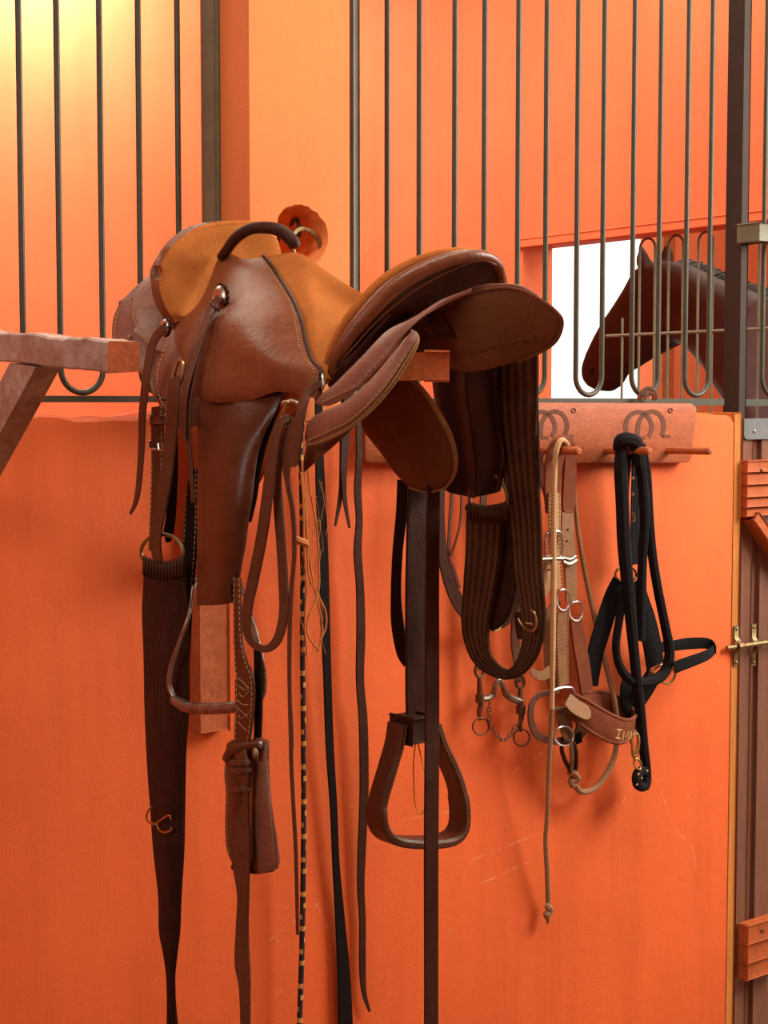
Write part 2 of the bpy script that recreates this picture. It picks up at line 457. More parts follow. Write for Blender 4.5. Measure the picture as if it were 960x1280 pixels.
def strap(g, pts, fn, thick=0.003, mi=0, face=None, n=7, stitch_mi=None, edge=0.8, sides=(-1, 1), gap=0.0085, maxk=2.2):
    """flat strap: pts (px,py,d,width_px[,turn degrees]); face = the way its flat side looks"""
    q = cat([tuple(p) + ((0,) if len(p) == 4 else ()) for p in pts], n)
    c = [fn(*a[:3]) for a in q]; side, nor, wid = [], [], []
    for i in range(len(c)):
        t = (c[min(i + 1, len(c) - 1)] - c[max(i - 1, 0)]).normalized()
        fv = face if face is not None else (CAM - c[i]).normalized()
        if q[i][4]: fv = Matrix.Rotation(math.radians(q[i][4]), 3, 'Z') @ fv
        sd = t.cross(fv)
        if sd.length < 0.15 and side: sd = side[-1] - t * side[-1].dot(t)
        sd = sd.normalized(); nn = sd.cross(t).normalized()
        if side and sd.dot(side[-1]) < 0: sd = -sd; nn = -nn
        a, b = proj(c[i] - sd * 0.005), proj(c[i] + sd * 0.005)
        ta, tb = proj(c[max(i - 1, 0)]), proj(c[min(i + 1, len(c) - 1)])
        td = (tb - ta); td = td.normalized() if td.length > 1e-6 else V((0, 1))
        d = (b - a); perp = abs(d.x * td.y - d.y * td.x)
        w = q[i][3]; wm = 0.01 * w / max(perp, 1e-6)
        wm = min(wm, pxm(c[i], w) * maxk)
        side.append(sd); nor.append(nn); wid.append(wm)
    g.ribbon(c, side, nor, wid, thick, mi)
    if stitch_mi is not None:
        for sg in sides:
            g.stitch([ci + sd * (sg * w * 0.5 * edge) + (nn if nn.dot(CAM - ci) > 0 else -nn) * thick * 0.5 for ci, sd, nn, w in zip(c, side, nor, wid)], stitch_mi, gap, lift=0.0004)
    return c
def cord(g, pts, fn, mi=0, n=6, seg=8, flat=None):
    """round cord: pts (px,py,d,width_px)"""
    q = cat(pts, n); c = [fn(*a[:3]) for a in q]
    g.tube(c, [pxm(p, a[3]) / 2 for p, a in zip(c, q)], mi, seg, flat=flat)
    return c
def ring(g, cx, cy, d, rx, ry, w, fn, mi=0, rot=0.0, n=32):
    """ring drawn on a plane: centre and half-axes in pixels"""
    c = fn(cx, cy, d); pts = []
    for i in range(n):
        a = 2 * math.pi * i / n; x, y = rx * math.cos(a), ry * math.sin(a)
        pts.append(fn(cx + x * math.cos(rot) - y * math.sin(rot), cy + x * math.sin(rot) + y * math.cos(rot), d))
    g.tube(pts, pxm(c, w) / 2, mi, 8, closed=True)
# ------------------------------------------------------------------ scene materials
ORANGE = (0.76, 0.134, 0.031)
IRON = mat_paint('iron_green_paint', (0.055, 0.058, 0.036), 0.4)
IRONL = mat_paint('iron_khaki_paint', (0.15, 0.145, 0.085), 0.5)
IRONB = mat_paint('iron_brown_paint', (0.030, 0.014, 0.007), 0.7)
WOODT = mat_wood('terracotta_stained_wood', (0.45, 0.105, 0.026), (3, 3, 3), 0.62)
WOODG = mat_wood('pale_grey_wood', (0.33, 0.205, 0.145), (4, 4, 4), 0.55, wear=(0.46, 0.37, 0.31))
WOODD = mat_wood('brown_door_wood', (0.20, 0.085, 0.05), (14, 14, 1), 0.4)
WOODY = mat_wood('yellow_frame_wood', (0.56, 0.21, 0.045), (14, 14, 1), 0.5)
BRASS = mat_metal('old_brass', (0.55, 0.38, 0.16), 0.38)
BRASSD = mat_metal('dull_brass', (0.36, 0.27, 0.13), 0.55, 0.4)
STEEL = mat_metal('bright_steel', (0.72, 0.70, 0.66), 0.25)
STEELD = mat_metal('tarnished_steel', (0.36, 0.30, 0.24), 0.42, 0.35)
RUST = mat_metal('rusty_iron', (0.20, 0.12, 0.08), 0.6, 0.6)
SILVER = mat_metal('engraved_silver', (0.62, 0.56, 0.48), 0.35)
L_TAN = mat_leather('chestnut_leather', (0.200, 0.060, 0.022), 0.34, 0.3)
L_PLUM = mat_leather('plum_brown_leather', (0.225, 0.082, 0.047), 0.45, 0.25)
L_SEAT = mat_leather('polished_brown_leather', (0.215, 0.063, 0.023), 0.40, 0.3, .25, .30)
L_DARK = mat_leather('dark_brown_leather', (0.050, 0.014, 0.006), 0.48, 0.35, .25, .2)
L_FEND = mat_leather('fender_leather', (0.100, 0.027, 0.010), 0.36, 0.35)
L_STRAP = mat_leather('strap_leather', (0.105, 0.036, 0.016), 0.45, 0.35)
L_BLACK = mat_leather('black_leather', (0.010, 0.005, 0.004), 0.65, 0.3, .25, .12)
L_WINE = mat_leather('wine_dark_leather', (0.042, 0.010, 0.010), 0.42)
L_CREAM = mat_leather('cream_leather', (0.50, 0.29, 0.14), 0.6, 0.2)
L_RAW = mat_leather('raw_tan_leather', (0.27, 0.13, 0.052), 0.6, 0.25)
L_NOSE = mat_leather('rolled_brown_leather', (0.20, 0.052, 0.019), 0.6, 0.25, .2, .2)
SU_SEAT = mat_suede('orange_suede', (0.42, 0.132, 0.028))
SU_UND = mat_suede('brown_suede', (0.165, 0.055, 0.022))
SU_EDGE = mat_suede('raw_hide_edge', (0.30, 0.16, 0.07))
W_BROWN = mat_woven('brown_woven_cord', (0.115, 0.045, 0.020), 62)
W_DARK = mat_woven('dark_woven_cord', (0.080, 0.024, 0.012), 62)
NYLON = mat_woven('black_webbing', (0.012, 0.011, 0.013), 90, 0.7)
ROPEC = mat_rope('cream_rope', (0.66, 0.42, 0.21), 420)
ROPED = mat_rope('dirty_rope', (0.34, 0.20, 0.10))
ROPEB = mat_rope('black_rope', (0.014, 0.012, 0.013))
TWINE = mat_plain('orange_twine', (0.55, 0.20, 0.05), 0.9)
YELLOW = mat_plain('yellow_string', (0.85, 0.42, 0.02), 0.7)
THREAD = mat_plain('pale_thread', (0.42, 0.22, 0.10), 0.9)
THREADY = mat_plain('yellow_thread', (0.40, 0.25, 0.10), 0.9)
THREADB = mat_plain('gold_thread', (0.75, 0.48, 0.20), 0.8)
CORDYB = mat_cord('black_and_yellow_cord', (0.02, 0.014, 0.012), (0.60, 0.36, 0.10), 44.0)
BRAND = mat_plain('burnt_mark', (0.15, 0.055, 0.03), 0.8)
HORSE = mat_plain('bay_coat', (0.050, 0.014, 0.010), 0.6, 0.2, 12, 0.2)
MANE = mat_plain('black_mane', (0.02, 0.012, 0.01), 0.6)
FLOORM = mat_plain('earth_floor', (0.22, 0.13, 0.08), 0.95, 0.3, 6)

# ------------------------------------------------------------------ setting
def wall_xy(x, y):         # pixel on the front wall -> (m, z)
    p = W(x, y, 0); return ((p - F0).dot(U), p.z)
sc_px = [((822, 975), (840, 1030)), ((840, 1030), (868, 1062)), ((590, 1075), (678, 1040)), ((742, 790), (780, 740)),
         ((640, 965), (700, 925)), ((600, 1105), (660, 1078)), ((585, 1010), (500, 1025)), ((775, 1010), (790, 980)),
         ((395, 1130), (430, 1200)), ((330, 1180), (370, 1150)), ((868, 1062), (868, 1085))]
segs = [wall_xy(*a) + wall_xy(*b) for a, b in sc_px]
P_LOW = mat_plaster('low_wall_plaster', ORANGE, 0.3, True, segs)
P_STALL = mat_plaster('stall_plaster', (0.82, 0.195, 0.078), 0.2, False)
P_PILLAR = mat_plaster('pillar_plaster', (0.86, 0.26, 0.078), 0.12, False)
P_AISLE = mat_plaster('aisle_plaster', (0.55, 0.22, 0.09), 0.2, False)
P_CEIL = mat_plain('ceiling_boards', (0.45, 0.28, 0.18), 0.9)

ZF = -0.16               # ground
WT = 1.478                # top of the low wall
M_P0, M_P1 = (W(312, 200, 0) - F0).dot(U), (W(437, 200, 0) - F0).dot(U)
M_END = (W(915, 700, 0) - F0).dot(U)
M_DIV = 1.84              # stall divider
def wbox(g, m0, m1, k0, k1, z0, z1, mi=0, bev=0.0):
    g.box(wp((m0 + m1) / 2, (k0 + k1) / 2, (z0 + z1) / 2), U * ((m1 - m0) / 2), N * ((k1 - k0) / 2), Z * ((z1 - z0) / 2), mi, bev)
def wbuild(g, name, mat, mats=None):
    """setting piece whose own axes follow the wall (x along it)"""
    R = Matrix.Rotation(TH, 4, 'Z')
    o = g.build(name, mats or mat)
    o.data.transform(R.inverted() @ Matrix.Translation(-F0)); o.matrix_world = Matrix.Translation(F0) @ R
    return o
# floor and ceiling
g = G(); wbox(g, -7, 9, -3.5, 6, ZF - 0.1, ZF); struct(wbuild(g, 'floor', FLOORM))
g = G(); wbox(g, -7, 6.2, -3.5, 3.6, 3.6, 3.7); struct(wbuild(g, 'ceiling', P_CEIL))
# low wall with a softly rounded, uneven top
g = G(); rows = []
prof = [(0, ZF), (0, WT - 0.02), (-0.006, WT - 0.006), (-0.02, WT), (-0.11, WT + 0.002), (-0.155, WT), (-0.17, WT - 0.015), (-0.17, ZF)]
nm = 120
for i in range(nm + 1):
    m = -3.2 + (M_END + 3.2) * i / nm
    dz = 0.004 * math.sin(m * 23) + 0.003 * math.sin(m * 51 + 1)
    rows.append([wp(m, k, z + (dz if z > 1 else 0)) for k, z in prof])
g.grid(rows); b = len(g.v) - len(prof)
g.face([b + j for j in range(len(prof))]); g.face(range(len(prof)))
struct(wbuild(g, 'wall_front', P_LOW))
# pillar with its round niche
g = G(); pc = W(377, 296, 0); mc = (pc - F0).dot(U); zc = pc.z; rn = 0.061
def P2(m, z, k=0.0): return wp(m, k, z)
nseg = 48; circ = []; sq = []
random.seed(3)
zlo, zhi = WT - 0.01, 3.6
hx, hz = min(mc - M_P0, M_P1 - mc) - 0.006, 0.09
for i in range(nseg):
    a = 2 * math.pi * i / nseg; ca, sa = math.cos(a), math.sin(a)
    rr = rn * (1 + 0.035 * math.sin(3 * a + 1) + 0.03 * random.uniform(-1, 1))
    circ.append((mc + ca * rr, zc + sa * rr))
    t = 1 / max(abs(ca), abs(sa)); sq.append((mc + ca * t * hx, zc + sa * t * hz))
rings = [[P2(m, z, 0) for m, z in sq], [P2(m, z, 0.0) for m, z in circ]]
for kk, f in ((-0.006, 0.96), (-0.03, 0.93), (-0.055, 0.86), (-0.075, 0.6), (-0.082, 0.1)):
    rings.append([P2(mc + (m - mc) * f, zc + (z - zc) * f, kk) for m, z in circ])
for r in rings: r.append(r[0])
g.grid(rings)
ms, zs = [M_P0, mc - hx, mc + hx, M_P1], [zlo, zc - hz, zc + hz, zhi]
for i in range(3):
    for j in range(3):
        if (i, j) != (1, 1):
            i0 = len(g.v); g.v += [P2(ms[i], zs[j]), P2(ms[i + 1], zs[j]), P2(ms[i + 1], zs[j + 1]), P2(ms[i], zs[j + 1])]; g.face((i0, i0 + 1, i0 + 2, i0 + 3))
wbox(g, M_P0, M_P0 + .0005, -0.17, -0.0002, zlo, zhi); wbox(g, M_P1 - .0005, M_P1, -0.17, -0.0002, zlo, zhi); wbox(g, M_P0, M_P1, -0.1705, -0.17, zlo, zhi)
struct(wbuild(g, 'wall_pillar', P_PILLAR))
# stall walls
KB = -3.3
g = G(); wbox(g, -4.0, M_DIV, KB - 0.15, KB, ZF, 3.6); struct(wbuild(g, 'wall_back', P_STALL))
J0, J1, WZ0, WZ1 = 0.30, 1.575, 1.40, 2.044
g = G(); m0, m1 = M_DIV, M_DIV + 0.14
wbox(g, m0, m1, KB, -J1, ZF, 3.6); wbox(g, m0, m1, -J0, -0.0, ZF, 3.6); wbox(g, m0, m1, -J1, -J0, ZF, WZ0); wbox(g, m0, m1, -J1, -J0, WZ1, 3.6)
struct(wbuild(g, 'wall_right', P_STALL))
g = G(); wbox(g, -3.4, -3.25, KB, -0.0, ZF, 3.6); struct(wbuild(g, 'wall_left', P_STALL))
g = G(); wbox(g, -7, 4.6, 3.6, 3.75, ZF, 3.6); struct(wbuild(g, 'wall_aisle', P_AISLE))
g = G(); wbox(g, -7.15, -7, -3.5, 3.75, ZF, 3.6); struct(wbuild(g, 'wall_gable', P_AISLE))
# next stall: back wall with a doorway to the bright yard, far wall
DM0, DM1 = 3.2, 4.44
g = G(); wbox(g, M_DIV + 0.0, DM0, KB - 0.15, KB, ZF, 3.6); wbox(g, DM1, 6.2, KB - 0.15, KB, ZF, 3.6); wbox(g, DM0, DM1, KB - 0.15, KB, 2.75, 3.6)
struct(wbuild(g, 'wall_rear', P_STALL))
g = G(); wbox(g, 6.05, 6.2, KB, 0.0, ZF, 3.6); struct(wbuild(g, 'wall_end', P_STALL))
g = G(); wbox(g, 2.75, 6.1, -0.17, 0.0, ZF, 1.478); struct(wbuild(g, 'wall_side', P_LOW))
g = G(); wbox(g, DM1 - 0.02, DM1 + 0.07, KB, KB + 0.03, ZF, 2.8, 0, 0.004); struct(wbuild(g, 'trim_1', WOODT))
# lintel boards over the opening
g = G(); wbox(g, m0 - 0.012, m0, -J1 - 0.02, -J0 + 0.02, WZ1 - 0.004, WZ1 + 0.022, 0, 0.003); struct(wbuild(g, 'trim_2', P_STALL))

# ------------------------------------------------------------------ grilles over the low wall
KG = -0.112; RZ = 1.509
def gx(px, py=300, k=KG): return (W(px, py, k) - F0).dot(U)
def upair(parent, ma, mb, r, mat, zb=RZ + 0.006, ztop=2.9, k=KG):
    g = G(); h = (mb - ma) / 2; pts = []
    pts.append(wp(ma, k, ztop)); n = 10
    for i in range(12): pts.append(wp(ma, k, ztop - (ztop - zb - abs(h) - r) * (i + 1) / 12))
    for i in range(1, 2 * n):
        a = math.pi * i / (2 * n); pts.append(wp(ma + h - h * math.cos(a), k, zb + abs(h) + r - abs(h) * math.sin(a)))
    for i in range(13): pts.append(wp(mb, k, zb + abs(h) + r + (ztop - zb - abs(h) - r) * i / 12))
    g.tube(pts, r, 0, 12); return g.build('bar', mat, parent)
def flat_post(parent, px_, k0, k1, w, mat, z0=WT, z1=2.9, name='post'):
    g = G(); m = gx(px_); wbox(g, m, m + w, k0, k1, z0, z1, 0, 0.002); return g.build(name, mat, parent)
lg = thing('stall_grille', 'dark green iron bars over the low wall at the left, behind the wooden rack bar', 'grille', wp(gx(126), KG, WT), 'stall grilles')
for a, b in ((-26, 27), (74, 127), (175, 223.5)): upair(lg, gx(a), gx(b), 0.0056, IRON)
g = G(); wbox(g, -2.2, M_P0 + 0.005, KG - 0.006, KG + 0.006, RZ - 0.006, RZ + 0.006); g.build('rail', IRON, lg)
flat_post(lg, 264, KG - 0.03, KG + 0.012, 0.011, IRONL)
rg = thing('stall_grille', 'dark green iron bars between the orange pillar and the square iron post at the right', 'grille', wp(gx(650), KG, WT), 'stall grilles')
for a, b in ((484, 524), (568, 605), (647, 682), (721, 753.5), (791, 824), (858, 887.5)): upair(rg, gx(a), gx(b), 0.0061, IRON)
g = G(); wbox(g, gx(437), gx(905), KG - 0.008, KG + 0.008, RZ - 0.012, RZ + 0.004); g.build('rail', IRON, rg)
flat_post(rg, 437, KG - 0.02, KG + 0.012, 0.016, IRON)
# iron post with latch
mp = gx(926, 300, KG + 0.01)
po = thing('iron_post', 'tall square iron post with a latch block at the right end of the bars', 'post', wp(mp + .014, KG, WT))
g = G(); wbox(g, mp, mp + 0.027, KG - 0.037, KG + 0.010, 1.40, 2.9, 0, 0.002); g.build('upright', IRONB, po)
bz0, bz1 = W(910, 303, KG).z, W(910, 281, KG).z
g = G(); wbox(g, mp - 0.012, mp + 0.027, KG + 0.0105, KG + 0.075, bz0, bz1, 0, 0.003); g.build('latch_block', IRONL, po)
g = G(); a = wp(mp + .027, KG + .04, (bz0 + bz1) / 2 - .008); g.tube([a, a + U * 0.03, a + U * 0.031, a + U * 0.25], [0.012, 0.012, 0.016, 0.016], 0, 14); g.build('latch_rod', IRONL, po)
# gate above the door
gg = thing('gate_grille', 'iron bars of the gate at the far right edge, beyond the square post', 'grille', wp(gx(970), KG, WT), 'stall grilles')
upair(gg, gx(955), gx(985), 0.0061, IRON); upair(gg, gx(1018), gx(1048), 0.0061, IRON)
g = G(); wbox(g, mp + 0.03, M_DIV - 0.02, KG - 0.008, KG + 0.008, RZ - 0.014, RZ + 0.003); g.build('rail', IRON, gg)
# thin grille in the opening to the next stall
ng = thing('window_grille', 'thin pale iron bars with arched tops in front of the horse', 'grille', wp(M_DIV + .07, -0.9, WZ0), 'stall grilles')
MG = M_DIV + 0.05
def nj(px): return -(M(px, 400, MG) - F0).dot(N)
zt = M(809, 298, MG).z
for a, b in ((799, 818), (835, 853), (872, 890), (909, 928), (948, 967), (988, 1008)):
    ja, jb = nj(a), nj(b); h = (jb - ja) / 2; pts = [wp(MG, -ja, WZ0)]
    for i in range(8): pts.append(wp(MG, -ja, WZ0 + (zt - abs(h) - WZ0) * (i + 1) / 8))
    for i in range(1, 12):
        t = math.pi * i / 12; pts.append(wp(MG, -(ja + h - h * math.cos(t)), zt - abs(h) + abs(h) * math.sin(t)))
    for i in range(9): pts.append(wp(MG, -jb, zt - abs(h) - (zt - abs(h) - WZ0) * i / 8))
    g = G(); g.tube(pts, 0.0042, 0, 8); g.build('bar', IRONL, ng)
g = G(); j_ = -nj(778); g.tube([wp(MG, j_, WZ0), wp(MG, j_, M(778, 398, MG).z)], .0042, 0, 8); g.build('bar', IRONL, ng)
g = G(); zr = M(800, 418, MG).z; g.tube([wp(MG, -nj(758), zr), wp(MG, -J0 , zr)], 0.005, 0, 8); g.build('rail', IRONL, ng)

# ------------------------------------------------------------------ door at the far right
g = G(); d0 = M_END + 0.001
dw = bpy.data.objects.new('door_1', None); bpy.context.collection.objects.link(dw); dw.location = wp(d0 + .3, -0.05, ZF); dw['kind'] = 'structure'
dw['label'] = 'brown wooden plank door at the right edge'
mdoor = gx(925, 700, -0.012); kd = -0.012
g = G(); wbox(g, M_END + 0.001, gx(924, 700, 0.0) - 0.001, -0.16, 0.0, ZF, WT, 0, 0.002); tr = g.build('trim_3', WOODY); struct(tr)
pl = [(925.5, 939), (939.5, 948), (948.8, 975), (976, 1005), (1006, 1040), (1041, 1080), (1081, 1130)]
for i, (a, b) in enumerate(pl):
    g = G(); rec = -0.008 if i == 1 else 0.0
    wbox(g, gx(a, 700, kd), gx(b, 700, kd), kd - 0.035 + rec, kd + rec, ZF + 0.03, 1.46, 0, 0.003); g.build('plank', WOODD, dw)
# grey metal plate
g = G(); zt_, zb_ = W(945, 523, kd).z, W(945, 549, kd).z
mm0, mm1 = gx(930, 530, kd + .006), gx(1010, 530, kd + .006); r = 0.012; pts = []
for (cx, cz, a0) in ((mm1 - r, zt_ - .004, 90), (mm0 + .004, zt_ - .004, 90), (mm0 + r, zb_ + r, 180), (mm1 - r, zb_ + r, 270)):
    rr = .004 if cz > zb_ + .02 else r
    for q in range(5): pts.append((cx + rr * math.cos(math.radians(a0 + q * 22.5)) * (1 if a0 != 90 or cx < mm0 + .02 else 1), cz + rr * math.sin(math.radians(a0 + q * 22.5))))
g.prism([wp(a, kd + .001, b) for a, b in ((mm0, zt_), (mm0, zb_ + r), (mm0 + .3 * r, zb_ + .3 * r), (mm0 + r, zb_), (mm1, zb_), (mm1, zt_))], N * 0.006)
plate = g.build('metal_plate', mat_paint('grey_metal', (0.14, 0.145, 0.15), 0.5), dw)
g = G(); c = W(943, 539, kd + .008); g.ball(c, U * .004, Z * .004, N * .003); g.build('rivet', STEEL, plate)
# ridged bracket blocks with a knee brace
rk = thing('rack_bracket', 'ridged terracotta wooden rack bracket with knee brace on the door, near the right edge', 'bracket', W(950, 610, kd))
def ridged(y0, y1, xl, cuts, parent, name):
    g = G(); z1_, z0_ = W(xl, y0, kd).z, W(xl, y1, kd).z; m0_ = gx(xl, y0, kd + .03); n = len(cuts)
    zz = [z1_] + [z1_ - (z1_ - z0_) * c for c in cuts] + [z0_]
    wbox(g, m0_, m0_ + .13, kd + .001, kd + .018, z0_, z1_)
    for a, b in zip(zz, zz[1:]): wbox(g, m0_ + .002, m0_ + .13, kd + .012, kd + .03, b + .002, a - .002, 0, .003)
    c = W(xl + 19 if xl < 935 else xl + 16, y0 + 13, kd + .031); g.ball(c, U * .005, Z * .005, N * .003, 1)
    return g.build(name, [WOODT, RUST], parent)
ridged(575, 645, 933, (.22, .44, .66, .84), rk, 'ridged_block')
g = G(); a, b = W(938, 646, kd + .02), W(985, 712, kd + .02)
d = (b - a).normalized(); g.box((a + b) / 2, d * ((b - a).length / 2), N * .02, d.cross(N) * .013, 0, .003); g.build('brace', WOODT, rk)
ridged(1150, 1218, 934, (.36, .7), rk, 'ridged_block')
# sliding bolt on door and frame
bo = thing('sliding_bolt', 'small brass sliding bolt joining the door to its yellow frame', 'bolt', W(920, 807, 0))
for x, y0, y1, kk in ((920, 782, 832, 0.003), (942, 780, 832, kd + .003)):
    g = G(); z1_, zc_, z0_ = W(x, y0, kk).z, W(x, 807, kk).z, W(x, y1, kk).z; mm = gx(x, 807, kk); wd = .0085
    pth = [(z1_, 0), (zc_ + .02, 0), (zc_ + .012, .006), (zc_ + .007, .016), (zc_, .019), (zc_ - .007, .016), (zc_ - .012, .006), (zc_ - .02, 0), (z0_, 0)]
    cen = [wp(mm, kk + a, z) for z, a in pth]
    nr = []
    for i in range(len(cen)):
        t = (cen[min(i + 1, len(cen) - 1)] - cen[max(i - 1, 0)]).normalized(); nr.append(t.cross(U).normalized())
    g.ribbon(cen, [U] * len(cen), nr, [wd * 2] * len(cen), .003)
    for z in (z1_ - .008, z0_ + .008): g.ball(wp(mm, kk + .002, z), U * .004, Z * .004, N * .0025, 1)
    g.build('keeper', [BRASSD, STEELD], bo)
g = G(); zc_ = W(930, 807, .01).z; g.tube([wp(gx(908, 807, .01), .011, zc_), wp(gx(980, 807, .01), .011, zc_)], .006, 0, 14); g.build('rod', BRASSD, bo)
# ------------------------------------------------------------------ the saddle on its rack
rack = thing('saddle_rack', 'terracotta wooden rack bar carrying the saddle, its sawn end showing under the rear skirts', 'saddle rack', S0 + Z * 1.55)
def sp(t, b, z): return S0 + N * t + E * b + Z * z
def S2(x, y, b): return S(x, y, b)
# bar: end face spans px 530-562, 438-475
c_ = T(546, 456.5, 0.70); zt2 = T(546, 440, 0.70).z; zb2 = T(546, 475, 0.70).z
bb = (c_ - S0).dot(E)
g = G(); g.box(sp(0.35, bb, (zt2 + zb2) / 2), N * 0.35, E * 0.0215, Z * ((zt2 - zb2) / 2), 0, .003); g.build('rack_bar', WOODT, rack)
g = G(); wp0 = W(262, 700, 0.012); mm = (wp0 - F0).dot(U)
wbox(g, mm - .032, mm + .032, 0.0005, 0.026, W(262, 914, .02).z, 1.60, 0, .003); g.build('wall_plate', WOODT, rack)
g = G(); a, b = sp(.02, bb, 1.20), sp(.34, bb, zb2 + .005); d = (b - a).normalized()
g.box((a + b) / 2, d * ((b - a).length / 2), E * .018, d.cross(E) * .016, 0, .003); g.build('brace', WOODT, rack)

sad = thing('saddle', 'brown leather stock saddle with orange suede seat and grab handle, hung with straps and stirrups', 'saddle', sp(.38, 0, zt2))
S_ = [L_PLUM, THREADY, SU_EDGE]
# --- outer front skirts (left in the photo)
g = G()
rows = coons([(150, 377, .13), (168, 358, .11), (188, 344, .10), (212, 333, .09)], [(212, 333, .08), (216, 380, .10), (220, 440, .13), (222, 500, .17)],
             [(150, 445, .17), (170, 462, .175), (188, 480, .18), (200, 505, .18), (222, 500, .17)], [(150, 377, .13), (142, 393, .14), (139, 412, .15), (141, 430, .16), (150, 445, .17)], S, 14, 16, .006)
g.sheet(rows, .006); g.stitch([S(x + 4, y + 1, b + .001) for x, y, b in cat([(141, 430, .16), (139.5, 412, .15), (142, 393, .14), (150, 377, .13), (168, 358, .11), (188, 344, .10)], 6)], 1)
g.ball(S(162, 421, .152), N * .004, Z * .004, E * .003, 1)
g.build('skirt', S_, sad)
g = G()
rows = coons([(166, 372, .135), (178, 350, .115), (196, 338, .10), (222, 330, .09)], [(222, 330, .08), (221, 380, .10), (222, 410, .12), (224, 440, .135)],
             [(172, 414, .165), (180, 428, .17), (190, 435, .168), (208, 440, .155), (224, 440, .135)], [(166, 372, .135), (162, 385, .145), (164, 400, .155), (172, 414, .165)], S, 14, 14, .004)
g.sheet(rows, .006); g.stitch([S(x + 4, y, b + .001) for x, y, b in cat([(184, 431, .17), (172, 414, .165), (164, 400, .155), (162, 385, .145), (166, 372, .135), (178, 350, .115)], 6)], 1)
g.build('skirt', S_, sad)
g = G()
rows = coons([(216, 410, .135), (230, 416, .13), (248, 424, .13)], [(248, 424, .13), (262, 450, .14), (266, 480, .15), (262, 510, .165)],
             [(212, 522, .185), (225, 535, .185), (245, 530, .178), (262, 510, .165)], [(216, 410, .135), (205, 425, .148), (197, 445, .16), (190, 470, .17), (193, 492, .178), (200, 510, .182), (212, 522, .185)], S, 12, 18, .006)
g.sheet(rows, .007); g.stitch([S(x + 5, y, b + .002) for x, y, b in cat([(214, 416, .145), (205, 427, .152), (197, 446, .164), (191, 470, .174), (193, 492, .182), (200, 508, .186), (210, 517, .189)], 6)], 1)
g.build('skirt', S_, sad)
# under-edge of the skirts
g = G(); cord(g, [(172, 462, .165, 3), (186, 478, .17, 4), (196, 494, .175, 4), (206, 500, .18, 3)], S); g.build('skirt_edge', L_DARK, sad)
# --- pommel pad
g = G()
top = [(203, 340, .17), (208, 325, .168), (222, 306, .166), (242, 291, .164), (266, 284, .162), (300, 281, .16), (330, 285, .16), (352, 298, .158)]
left = [(203, 340, .17), (204, 358, .175), (209, 376, .18), (218, 396, .185)]
bot = [(218, 396, .185), (240, 402, .19), (270, 395, .195), (310, 375, .195), (352, 350, .19)]
right = [(352, 298, .158), (354, 320, .17), (352, 350, .19)]
rows = coons(top, right, bot, left, T, 20, 14, -.022)
g.sheet(rows, .035, 0, 1, me=1)
rim = [(219, 400, .187, 8), (209, 377, .182, 9), (203, 358, .176, 9), (201, 341, .170, 9), (206, 324, .167, 9), (221, 304, .165, 9), (241, 288.5, .163, 9), (266, 281, .161, 9), (300, 278, .159, 8), (331, 282, .159, 8), (354, 296, .157, 8)]
pad = g.build('pommel_pad', [SU_SEAT, L_TAN], sad)
g = G(); cord(g, [(x + 2.5, y + 1.5, d - .012, w) for x, y, d, w in rim], T, 0, 6, 10); g.build('rim', SU_SEAT, pad)
g = G(); cord(g, [(x - 1.2 if i < 5 else x, y + 1 if i < 5 else y + 1.5, d - .014, w * .62) for i, (x, y, d, w) in enumerate(rim)], T, 0, 6, 10); g.build('binding', L_TAN, pad)
# --- seat
g = G()
top = [(322, 317, .02), (336, 318, .012), (352, 315, .0), (367, 313, -.01), (382, 318, -.015), (400, 331, -.018), (424, 348, -.02), (455, 367, -.022)]
right = [(455, 367, -.022), (440, 384, .0), (425, 410, .05), (416, 440, .10), (408, 470, .145)]
bot = [(396, 482, .155), (402, 478, .15), (408, 470, .145)]
left = [(322, 317, .02), (340, 345, .04), (358, 373, .075), (368, 400, .10), (376, 430, .125), (386, 460, .145), (396, 482, .155)]
rows = coons(top, right, bot, left, S, 18, 20, .012)
g.sheet(rows, .012); g.build('seat', SU_SEAT, sad)
# --- near side jockey (the big cone of leather)
g = G()
top = [(277, 316, .035), (285, 314, .03), (294, 319, .03), (306, 323, .034), (318, 322, .03), (330, 320, .026)]
right = [(330, 320, .026), (340, 332, .036), (350, 347, .05), (362, 366, .072), (369, 379, .085), (377, 399, .105), (383, 427, .128), (391, 450, .145), (403, 464, .155), (402, 476, .16), (393, 498, .168)]
bot = [(244, 495, .178), (256, 501, .18), (274, 503.5, .18), (307, 501.5, .178), (327, 495.5, .175), (342, 491, .173), (355, 490, .172), (376, 493, .170), (393, 498, .168)]
left = [(277, 316, .035), (270, 326, .045), (263, 346, .062), (254, 367, .085), (243, 384, .105), (232, 393, .12), (221, 404, .13), (217, 417, .14), (220, 433, .152), (228, 449, .16), (233, 467, .168), (236, 483, .174), (244, 495, .178)]
jr = coons(top, right, bot, left, S, 26, 30, .028)
# a broad dip and swell as in worn leather
for i, r in enumerate(jr):
    for j, p in enumerate(r):
        u, v = j / 26, i / 30
        r[j] = p + E * (0.006 * math.sin(math.pi * v) * math.sin(math.pi * u) * math.sin(7 * u - 4 * v) + .004 * math.sin(math.pi * u) * v * math.sin(9 * u + 1))
g.sheet(jr, .005)
g.stitch([jr[i][24].lerp(jr[i][25], .3) for i in range(1, 29)], 1, .0075)
jock = g.build('seat_jockey', [L_SEAT, THREADY, SU_EDGE], sad)
g = G(); g.tube([jr[i][26] + E * .001 for i in range(0, 28)], .003, 0, 8); g.build('seam', L_DARK, jock)
